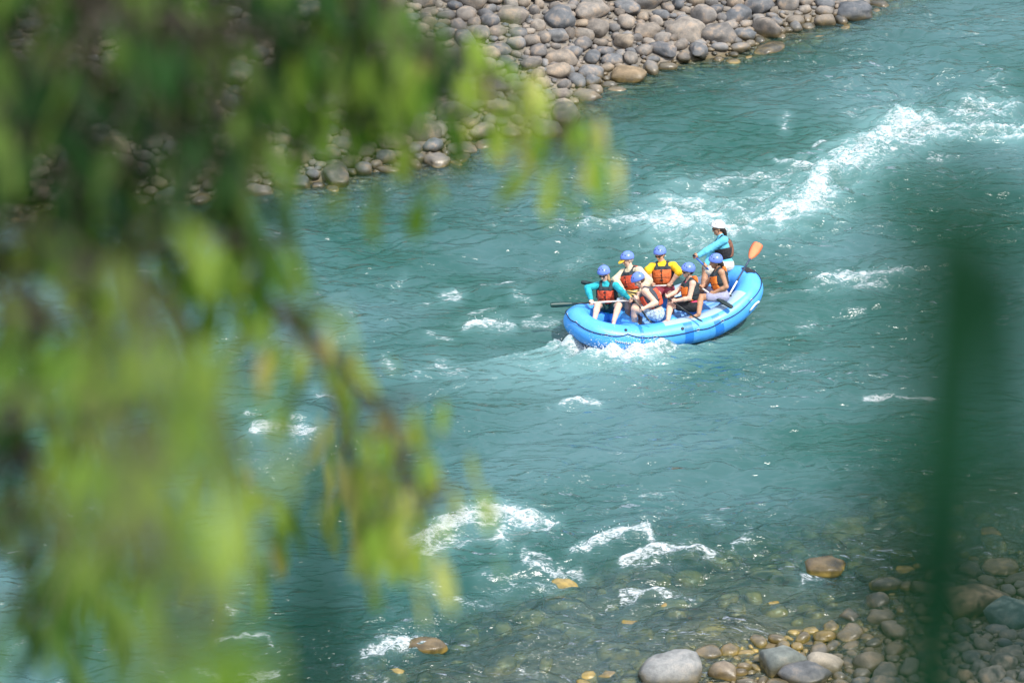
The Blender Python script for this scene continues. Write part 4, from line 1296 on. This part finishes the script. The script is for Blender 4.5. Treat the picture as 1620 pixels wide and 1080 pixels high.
PI = math.pi
PEOPLE = [
    dict(label='person in a teal long sleeved top and red life vest sitting at the bow', pelvis=(455, 705), z=.42, neck=(448, 532), head=(428, 462), face=math.radians(-103), look=(math.radians(-112), -.28),
         girth=.92, sw=.165, armL=dict(el=(572, 605), s=-1, at=on_line(pad1, (620, 652)), axis=pad1[1]), armR=dict(el=(338, 600), s=-1, at=on_line(pad1, (338, 668)), axis=pad1[1]),
         legL=dict(kn=(535, 690), s=-1, an=(500, 800)), legR=dict(kn=(385, 685), s=-1, an=(362, 790)), skin=SKIN_A, shirt=('cloth_teal', (.02, .40, .46)), shorts=('cloth_dark_green', (.012, .05, .05)),
         vest=dict(base=VD, front=RED), helmet=HB, glasses=True, hair=('hair_blond', (.42, .27, .13), 'braid'), braid_side=1),
    dict(label='person with a yellow cap peak, cream shirt and red life vest', pelvis=(645, 610), z=.55, neck=(617, 408), head=(590, 345), face=math.radians(-130), look=(math.radians(-150), -.30),
         girth=1.08, sw=.19, armL=dict(el=(742, 520), s=-1, at=on_line(pad2, (680, 608)), axis=pad2[1]), armR=dict(el=(532, 520), s=-1, at=on_line(pad2, (565, 583)), axis=pad2[1]),
         legL=dict(kn=(690, 660), s=-1), legR=dict(kn=(600, 655), s=-1), skin=SKIN_A, shirt=('cloth_cream', (.62, .53, .36)), shorts=('cloth_pale_yellow', (.62, .50, .16)),
         vest=dict(base=VD, front=RED, collar=RED), helmet=HB, hair=('hair_grey', (.45, .42, .38), 'short'), visor=('cap_yellow', (.85, .50, .04))),
    dict(label='person with bare arms bending forward in a red backed vest and patterned shorts', pelvis=(805, 745), z=.55, neck=(712, 548), head=(660, 490), head_s=-1, torso=.50, neck_s=-1, face=math.radians(178), look=(math.radians(196), -.7),
         girth=1.05, sw=.18, bulge=.03, hunch=.02, armL=dict(el=(838, 690), s=-1, at=on_line(pad3, (697, 718)), axis=pad3[1]), armR=dict(el=(665, 640), s=-1, at=on_line(pad3, (645, 640)), axis=pad3[1]),
         legL=dict(kn=(575, 690), s=-1), legR=dict(kn=(650, 700), s=1), skin=SKIN_A, shorts=('cloth_blue_white_print', (.42, .55, .74)), short_var=.45, short_scale=26, short_len=.55,
         vest=dict(base=('vest_charcoal', (.05, .06, .075)), front=RED, back=('vest_scarlet', (.78, .10, .035))), helmet=HB, hair=('hair_brown', (.09, .05, .03), 'short')),
    dict(label='person in a yellow shirt and rust life vest facing across the raft', pelvis=(855, 572), z=.55, neck=(846, 378), head=(828, 322), face=math.radians(-100), look=(math.radians(-118), -.25),
         girth=1.05, sw=.19, armL=dict(el=(948, 470), s=-1, at=on_line(pad4, (895, 547)), axis=pad4[1]), armR=dict(el=(748, 460), s=-1, at=on_line(pad4, (775, 552)), axis=pad4[1]),
         legL=dict(kn=(905, 620), s=-1), legR=dict(kn=(810, 620), s=-1), skin=SKIN_B, shirt=('cloth_yellow', (.85, .52, .015)), sleeve=.66, shorts=('cloth_maroon', (.22, .03, .05)),
         vest=dict(base=VD, front=BRN, collar=ORG), helmet=HB, glasses=True, hair=('hair_brown', (.09, .05, .03), 'short')),
    dict(label='person in a pink top, orange life vest and black shorts, wearing sunglasses', pelvis=(1055, 685), z=.55, neck=(1040, 508), head=(1026, 440), face=math.radians(-165), look=(math.radians(-160), -.15),
         girth=.92, sw=.165, armL=dict(el=(1052, 640), s=-1, at=on_line(pad5, (912, 664)), axis=pad5[1]), armR=dict(el=(945, 590), s=-1, at=on_line(pad5, (876, 628)), axis=pad5[1]),
         legL=dict(kn=(895, 690), s=-1, an=(885, 790)), legR=dict(kn=(915, 650), s=1), skin=SKIN_A, shirt=('cloth_pink', (.75, .06, .15)), sleeve=0, neckline=False, shorts=('cloth_black', (.014, .016, .02)),
         vest=dict(base=VD, front=ORG, collar=ORG), helmet=HB, glasses=True, hair=('hair_dark', (.03, .02, .016), 'short')),
    dict(label='person with bare tanned arms, orange life vest and lavender shorts', pelvis=(1270, 615), z=.68, neck=(1243, 432), head=(1222, 375), face=math.radians(-165), look=(math.radians(-162), -.22),
         girth=.92, sw=.165, armL=dict(el=(1302, 570), s=-1, at=on_line(pad6, (1190, 608)), axis=pad6[1]), armR=dict(el=(1180, 520), s=1, at=on_line(pad6, (1120, 562)), axis=pad6[1]),
         legL=dict(kn=(1110, 630), s=-1, an=(1105, 745)), legR=dict(kn=(1120, 575), s=1), skin=SKIN_C, shorts=('cloth_lavender', (.33, .34, .48)),
         vest=dict(base=VD, front=ORG, collar=ORG), helmet=HB, hair=('hair_dark', (.03, .02, .016), 'tail')),
    dict(label='guide in a white helmet and light blue long sleeved top seated on the stern', pelvis=(1302, 395), z=.85, neck=(1262, 195), head=(1235, 122), torso=.50, face=math.radians(-168), look=(math.radians(-165), -.18),
         girth=1.0, sw=.18, armL=dict(el=(1205, 318), s=-1, at=on_line(pad7, (1078, 342)), axis=pad7[1]), armR=dict(el=(1225, 300), s=1, at=on_line(pad7, (1150, 405)), axis=pad7[1]),
         legL=dict(kn=(1135, 455), s=-1, an=(1130, 600)), legR=dict(kn=(1150, 420), s=1), skin=SKIN_C, shirt=('cloth_sky_blue', (.12, .50, .68)), shorts=('cloth_cream_trousers', (.66, .62, .50)), short_len=.85,
         vest=dict(top=.20, base=('vest_black', (.02, .02, .024)), back=('vest_brown', (.20, .085, .05))), helmet=('helmet_white', (.80, .80, .80)), glasses=True, hair=('hair_dark', (.03, .02, .016), 'tail')),
]
for sp in PEOPLE: person(sp)
print('people', round(time.time() - T0, 1))

# ------------------------------------------------------------------ foreground plants on the slope below the camera
def leaf_mat(name, stops, per_island=False, trans=0.45, spec=0.14):
    m_ = bpy.data.materials.new(name); m_.use_nodes = True; nt_ = m_.node_tree
    b_ = nt_.nodes['Principled BSDF']; out_ = nt_.nodes['Material Output']
    rnd = N(nt_, 'ShaderNodeNewGeometry').outputs['Random Per Island'] if per_island else N(nt_, 'ShaderNodeObjectInfo').outputs['Random']
    c_ = ramp(nt_, rnd, stops)
    tc = N(nt_, 'ShaderNodeTexCoord'); nz_ = N(nt_, 'ShaderNodeTexNoise', in_Scale=25.0, in_Detail=4.0); nt_.links.new(tc.outputs['Object'], nz_.inputs['Vector'])
    c_ = mixc(nt_, 1.0, c_, ramp(nt_, nz_.outputs['Fac'], [(.3, (.75, .78, .7)), (.7, (1.15, 1.1, 1.05))]), 'MULTIPLY')
    nt_.links.new(c_, b_.inputs['Base Color']); b_.inputs['Roughness'].default_value = .6; b_.inputs['Specular IOR Level'].default_value = spec
    tr = N(nt_, 'ShaderNodeBsdfTranslucent'); nt_.links.new(mixc(nt_, 1.0, c_, (1.5, 1.45, .8), 'MULTIPLY'), tr.inputs['Color'])
    mx = N(nt_, 'ShaderNodeMixShader'); mx.inputs[0].default_value = trans
    nt_.links.new(b_.outputs[0], mx.inputs[1]); nt_.links.new(tr.outputs[0], mx.inputs[2]); nt_.links.new(mx.outputs[0], out_.inputs['Surface'])
    return m_

YELLOWISH = [(0, (.14, .27, .03)), (.35, (.25, .38, .05)), (.65, (.36, .45, .09)), (.85, (.48, .52, .15)), (1, (.56, .46, .20))]
SHADE_TINT = [(0, (.012, .040, .018)), (.4, (.022, .070, .022)), (.7, (.045, .11, .028)), (1, (.14, .22, .05))]  # same leaves, with shade at upper left and left edge put into the colour
MIDG = [(0, (.05, .13, .02)), (.5, (.11, .23, .028)), (1, (.25, .36, .06))]
LIME = [(0, (.13, .25, .04)), (.5, (.22, .34, .06)), (1, (.34, .43, .12))]
LM = {k: (leaf_mat('leaf_' + k, st), leaf_mat('leaf_mass_' + k, st, True)) for k, st in (('yellowish', YELLOWISH), ('shade_tint', SHADE_TINT), ('mid', MIDG), ('lime', LIME))}
BARK = M('bark', (.09, .07, .05), rough=.9, var=.3, scale=20, bump=.8)

def leaf_geo(seed):
    r = random.Random(seed); f = np.array([0, .12, .32, .55, .78, .93, 1.0]); w = np.array([.06, .5, .95, 1.0, .68, .28, .02]) * r.uniform(.11, .16)
    V_ = []; F_ = []
    cv = r.uniform(-.12, .22); bend = r.uniform(-.1, .1)
    for ff, ww in zip(f, w):
        c = np.array([ff, bend * ff * ff, -cv * ff * ff]); V_ += [c + (0, ww, .35 * ww), c, c + (0, -ww, .35 * ww)]
    for q in range(len(f) - 1):
        for k in (0, 1): F_.append((q * 3 + k, q * 3 + k + 1, q * 3 + 4 + k, q * 3 + 3 + k))
    return np.array(V_), np.array(F_)
LEAF = [leaf_geo(q) for q in range(6)]
LEAF_ME = {}
for kind in LM:
    for q, (V_, F_) in enumerate(LEAF):
        mm = mesh_np('leaf', V_, F_); mm.materials.append(LM[kind][0]); mm.polygons.foreach_set('use_smooth', np.ones(len(mm.polygons), bool)); LEAF_ME[kind, q] = mm

def smooth_path(pts, n):
    pts = np.asarray(pts, float); k = len(pts); t = np.linspace(0, k - 1, n); out_ = []
    for tt_ in t:
        i_ = min(int(tt_), k - 2); f = tt_ - i_
        p0, p1, p2, p3 = pts[max(i_ - 1, 0)], pts[i_], pts[i_ + 1], pts[min(i_ + 2, k - 1)]
        out_.append(.5 * ((2 * p1) + (p2 - p0) * f + (2 * p0 - 5 * p1 + 4 * p2 - p3) * f * f + (3 * p1 - p0 - 3 * p2 + p3) * f ** 3))
    return np.array(out_)

def leafy_plant(name, label, cat, trunk_path, trunk_r, branches, nmax, seed):
    """branches: (photo pixel polyline, distance, distance spread, leaves, spread px, leaf length m, kind, first leafy fraction)"""
    r = random.Random(seed)
    base = np.asarray(trunk_path[0], float)
    root = empty(name, base); tag(root, label, cat)
    tp = smooth_path(trunk_path, 30)
    V_, F_ = sweep(tp, np.linspace(trunk_r, trunk_r * .35, 30), 12, up=(0, 1, 0)); link('trunk', mesh_np('trunk', V_ - base, F_), BARK, root)
    leaves = []
    for pts, w, dw, n, spread, ll, kind, t0 in branches:
        P = [at(px, py, w) for px, py in pts]
        j0 = tp[np.argmin(np.linalg.norm(tp - P[0], axis=1))]
        P = smooth_path([j0] + P, 40)
        pieces = [sweep(P, np.linspace(.011, .003, 40) * w / 6.5, 7)]
        for q in range(int(n * 1.08)):
            t = t0 + (1 - t0) * r.random() ** .8; k = min(int(t * 39), 38); p = P[k] + (P[k + 1] - P[k]) * (t * 39 - k)
            s_ = spread / FPX * w
            tip = p + RIGHT * r.gauss(0, s_) + UPV * (r.gauss(0, s_) - s_ * .5) + FWD * r.gauss(0, dw)
            mid_ = (p + tip) / 2 + np.array([0, 0, .3 * s_])
            pieces.append(sweep([p, mid_, tip], [.0028, .0022, .0016], 4))
            d = nrm(np.array([r.gauss(0, .25), r.gauss(0, .25), -1.0 + r.gauss(0, .25)]) + nrm(tip - p) * .35)
            nn = nrm(np.array([r.gauss(.25, .6), r.gauss(-.5, .6), r.gauss(.4, .5)])); sd = nrm(np.cross(nn, d)); nn = np.cross(d, sd)
            leaves.append((tip, np.stack([d, sd, nn], 1) * ll * r.uniform(.65, 1.2), kind, r.randrange(6)))
        V_, F_ = join_meshes(pieces); link('branch', mesh_np('branch', V_ - base, F_), BARK, root)
    def vis(L):
        d = L[0] - CAM; w = d @ FWD; x = IW / 2 + FPX * (d @ RIGHT) / w; y = IH / 2 - FPX * (d @ UPV) / w
        return -40 < x < IW + 40 and -60 < y < IH + 20
    leaves.sort(key=lambda L: not vis(L))
    mass = {}
    for q, (p, A, kind, k) in enumerate(leaves):
        if q < nmax:
            o = bpy.data.objects.new('leaf', LEAF_ME[kind, k]); COL.objects.link(o); o.parent = root
            Mx = Matrix([[*A[0], p[0] - base[0]], [*A[1], p[1] - base[1]], [*A[2], p[2] - base[2]], [0, 0, 0, 1]]); o.matrix_local = Mx
        else:
            mass.setdefault(kind, []).append((LEAF[k][0] @ A.T + p - base, LEAF[k][1]))
    for kind, lst in mass.items():
        V_, F_ = join_meshes(lst); tag(link('foliage', mesh_np('foliage', V_, F_), LM[kind][1], root), kind='stuff')
    return root

def ground_pt(x, y): return np.array([x, y, float(terrain_z(x, y)) - .05])
tA = at(-330, 500, 6.4)
trunkA = [ground_pt(tA[0] - .25, tA[1] - .1), tA + np.array([-.1, 0, -1.6]), at(-330, 500, 6.4), at(-300, 100, 6.4), at(-250, -350, 6.4)]
leafy_plant('tree', 'tree with drooping yellow green leaves hanging over the river from the near slope', 'tree', trunkA, .09, [
    ([(-250, -120), (120, -140), (420, -70), (620, 30), (760, 120), (880, 190), (950, 212)], 6.4, .25, 75, 40, .085, 'yellowish', .5),
    ([(-250, -60), (60, 20), (250, 60), (420, 100), (560, 150), (640, 200)], 6.0, .35, 150, 62, .085, 'mid', .25),
    ([(-250, 40), (0, 120), (150, 160), (300, 220), (380, 260)], 5.6, .4, 150, 62, .085, 'shade_tint', .2),
    ([(-250, 160), (-40, 260), (90, 360), (150, 470), (120, 590), (150, 670)], 6.2, .25, 64, 38, .095, 'yellowish', .45),
    ([(-250, 300), (20, 400), (260, 400), (420, 470), (520, 560), (600, 650), (640, 730), (680, 800)], 6.2, .3, 88, 46, .085, 'yellowish', .45),
    ([(-250, 420), (-60, 520), (20, 640), (60, 760), (110, 880), (90, 960)], 6.0, .3, 170, 40, .085, 'shade_tint', .35),
    ([(260, 400), (470, 520), (540, 660), (570, 770), (600, 840)], 6.6, .2, 45, 30, .095, 'yellowish', .55),
    ([(40, 420), (180, 560), (200, 760), (190, 900)], 6.3, .2, 30, 28, .09, 'mid', .55),
    ([(200, 430), (330, 620), (385, 800), (390, 900)], 6.5, .2, 34, 26, .085, 'yellowish', .55),
    ([(-250, -200), (0, -100), (180, -10), (330, 60)], 5.4, .4, 220, 95, .09, 'shade_tint', .2),
    ([(-200, -330), (250, -160), (480, -60), (620, 0)], 5.8, .4, 180, 75, .09, 'shade_tint', .3),
    ([(-250, 60), (-60, 120), (60, 180), (100, 260)], 5.4, .4, 170, 75, .09, 'shade_tint', .15),
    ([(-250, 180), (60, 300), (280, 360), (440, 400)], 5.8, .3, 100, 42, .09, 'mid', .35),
    ([(-250, 330), (-60, 380), (20, 470), (30, 560)], 5.6, .3, 80, 50, .09, 'shade_tint', .3),
    ([(-250, 0), (200, 20), (420, 60), (560, 60), (680, 60)], 6.2, .3, 120, 50, .09, 'mid', .45),
], 300, 3)
tB = at(-420, 800, 3.0)
trunkB = [ground_pt(tB[0], tB[1]), tB + np.array([0, 0, -.5]), tB, at(-400, 400, 3.0), at(-330, 200, 3.0)]
leafy_plant('sapling', 'sunlit bright green sapling close to the camera in front of the drooping tree', 'sapling', trunkB, .03, [
    ([(-300, 420), (0, 360), (150, 420), (260, 500), (340, 600)], 3.2, .12, 32, 62, .07, 'lime', .62),
    ([(-300, 520), (0, 480), (160, 540), (260, 620), (320, 720)], 3.0, .12, 32, 58, .07, 'lime', .62),
    ([(-300, 700), (60, 640), (200, 720), (260, 860), (250, 1100)], 2.5, .12, 24, 50, .07, 'lime', .55),
    ([(-300, 900), (60, 820), (200, 840), (300, 940), (330, 1130)], 2.1, .10, 26, 62, .065, 'mid', .5),
], 300, 8)

def blade(pts, w, width, root, base, mat, dip=0.0):
    P = smooth_path(pts, 24); t = np.linspace(0, 1, 24)
    wd = width * np.interp(t, [0, .25, .6, .85, 1], [.35, .8, 1.0, .75, .03]) / 2
    tan = np.gradient(P, axis=0); sd = np.cross(tan, -FWD); sd /= np.linalg.norm(sd, axis=1, keepdims=True); nn = np.cross(sd, tan); nn /= np.linalg.norm(nn, axis=1, keepdims=True)
    V_ = np.stack([P + sd * wd[:, None] + nn * wd[:, None] * .35, P, P - sd * wd[:, None] + nn * wd[:, None] * .35], 1).reshape(-1, 3)
    F_ = [(q * 3 + k, q * 3 + k + 1, q * 3 + 4 + k, q * 3 + 3 + k) for q in range(23) for k in (0, 1)]
    link('leaf_blade', mesh_np('leaf_blade', V_ - base, F_), mat, root)

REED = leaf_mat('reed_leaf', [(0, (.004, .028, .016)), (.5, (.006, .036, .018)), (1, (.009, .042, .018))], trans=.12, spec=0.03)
def reed(label, blades):
    """blades: (photo pixel polyline bottom to top, distance, width m)"""
    b0 = at(*blades[0][0][0], blades[0][1]); base = ground_pt(b0[0], b0[1])
    root = empty('reed_clump', base); tag(root, label, 'reed', 'reeds right before the camera')
    for pts, w, width in blades:
        P = [at(px, py, w) for px, py in pts]; foot = base + (P[0] - b0) * .4; foot[2] = base[2] - .02
        blade([foot, (foot + P[0]) / 2 + np.array([0, 0, .05])] + P, w, width, root, base, REED)
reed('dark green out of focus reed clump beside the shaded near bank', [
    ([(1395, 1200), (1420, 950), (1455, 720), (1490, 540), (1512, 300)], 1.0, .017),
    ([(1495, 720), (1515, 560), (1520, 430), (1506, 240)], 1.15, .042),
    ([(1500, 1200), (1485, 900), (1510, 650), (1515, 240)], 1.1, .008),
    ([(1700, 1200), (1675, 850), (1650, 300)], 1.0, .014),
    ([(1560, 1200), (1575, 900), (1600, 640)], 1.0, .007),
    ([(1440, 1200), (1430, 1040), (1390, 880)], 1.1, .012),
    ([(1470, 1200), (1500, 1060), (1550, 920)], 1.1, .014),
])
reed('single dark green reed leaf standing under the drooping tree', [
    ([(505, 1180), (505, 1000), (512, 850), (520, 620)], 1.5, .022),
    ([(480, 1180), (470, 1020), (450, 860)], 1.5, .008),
])

# a tree on the near bank, right of the view, whose crown shades the stones and shallows there
bx_, by_ = 11.6, -13.4
tb = ground_pt(bx_, by_)
bt = empty('bank_tree', tb); tag(bt, 'leafy tree on the near bank shading the stones beneath it', 'tree')
tp_ = smooth_path([tb * 0, np.array([.1, .1, 2.0]), np.array([-.1, .2, 4.2]), np.array([.1, .1, 6.6])], 24)
V_, F_ = sweep(tp_, np.linspace(.2, .06, 24), 12, up=(0, 1, 0)); link('trunk', mesh_np('trunk', V_, F_), BARK, bt)
rt = random.Random(12); mass = []
for q in range(16):
    a_ = q * 2.4; k0 = tp_[10 + q % 12]; e_ = np.array([math.cos(a_) * rt.uniform(1.2, 2.1), math.sin(a_) * rt.uniform(1.2, 2.1), rt.uniform(4.6, 8.2)])
    pp = smooth_path([k0, (k0 + e_) / 2 + np.array([0, 0, .3]), e_], 10)
    V_, F_ = sweep(pp, np.linspace(.05, .012, 10), 6); link('limb', mesh_np('limb', V_, F_), BARK, bt)
    for c_ in range(5):
        cc = pp[5 + c_] + np.array([rt.gauss(0, .25), rt.gauss(0, .25), rt.gauss(0, .2)])
        for l_ in range(80):
            p_ = cc + np.array([rt.gauss(0, .36), rt.gauss(0, .36), rt.gauss(0, .28)])
            d_ = nrm([rt.gauss(0, 1), rt.gauss(0, 1), rt.gauss(-.6, .6)]); sd_ = nrm(np.cross(d_, [rt.gauss(0, 1), rt.gauss(0, 1), rt.gauss(0, 1)])); A_ = np.stack([d_, sd_, np.cross(d_, sd_)], 1) * rt.uniform(.16, .28)
            Vl, Fl = LEAF[rt.randrange(6)]; mass.append((Vl @ A_.T + p_, Fl))
V_, F_ = join_meshes(mass); tag(link('crown', mesh_np('crown', V_, F_), LM['mid'][1], bt), kind='stuff')
print('plants', round(time.time() - T0, 1), 'total')
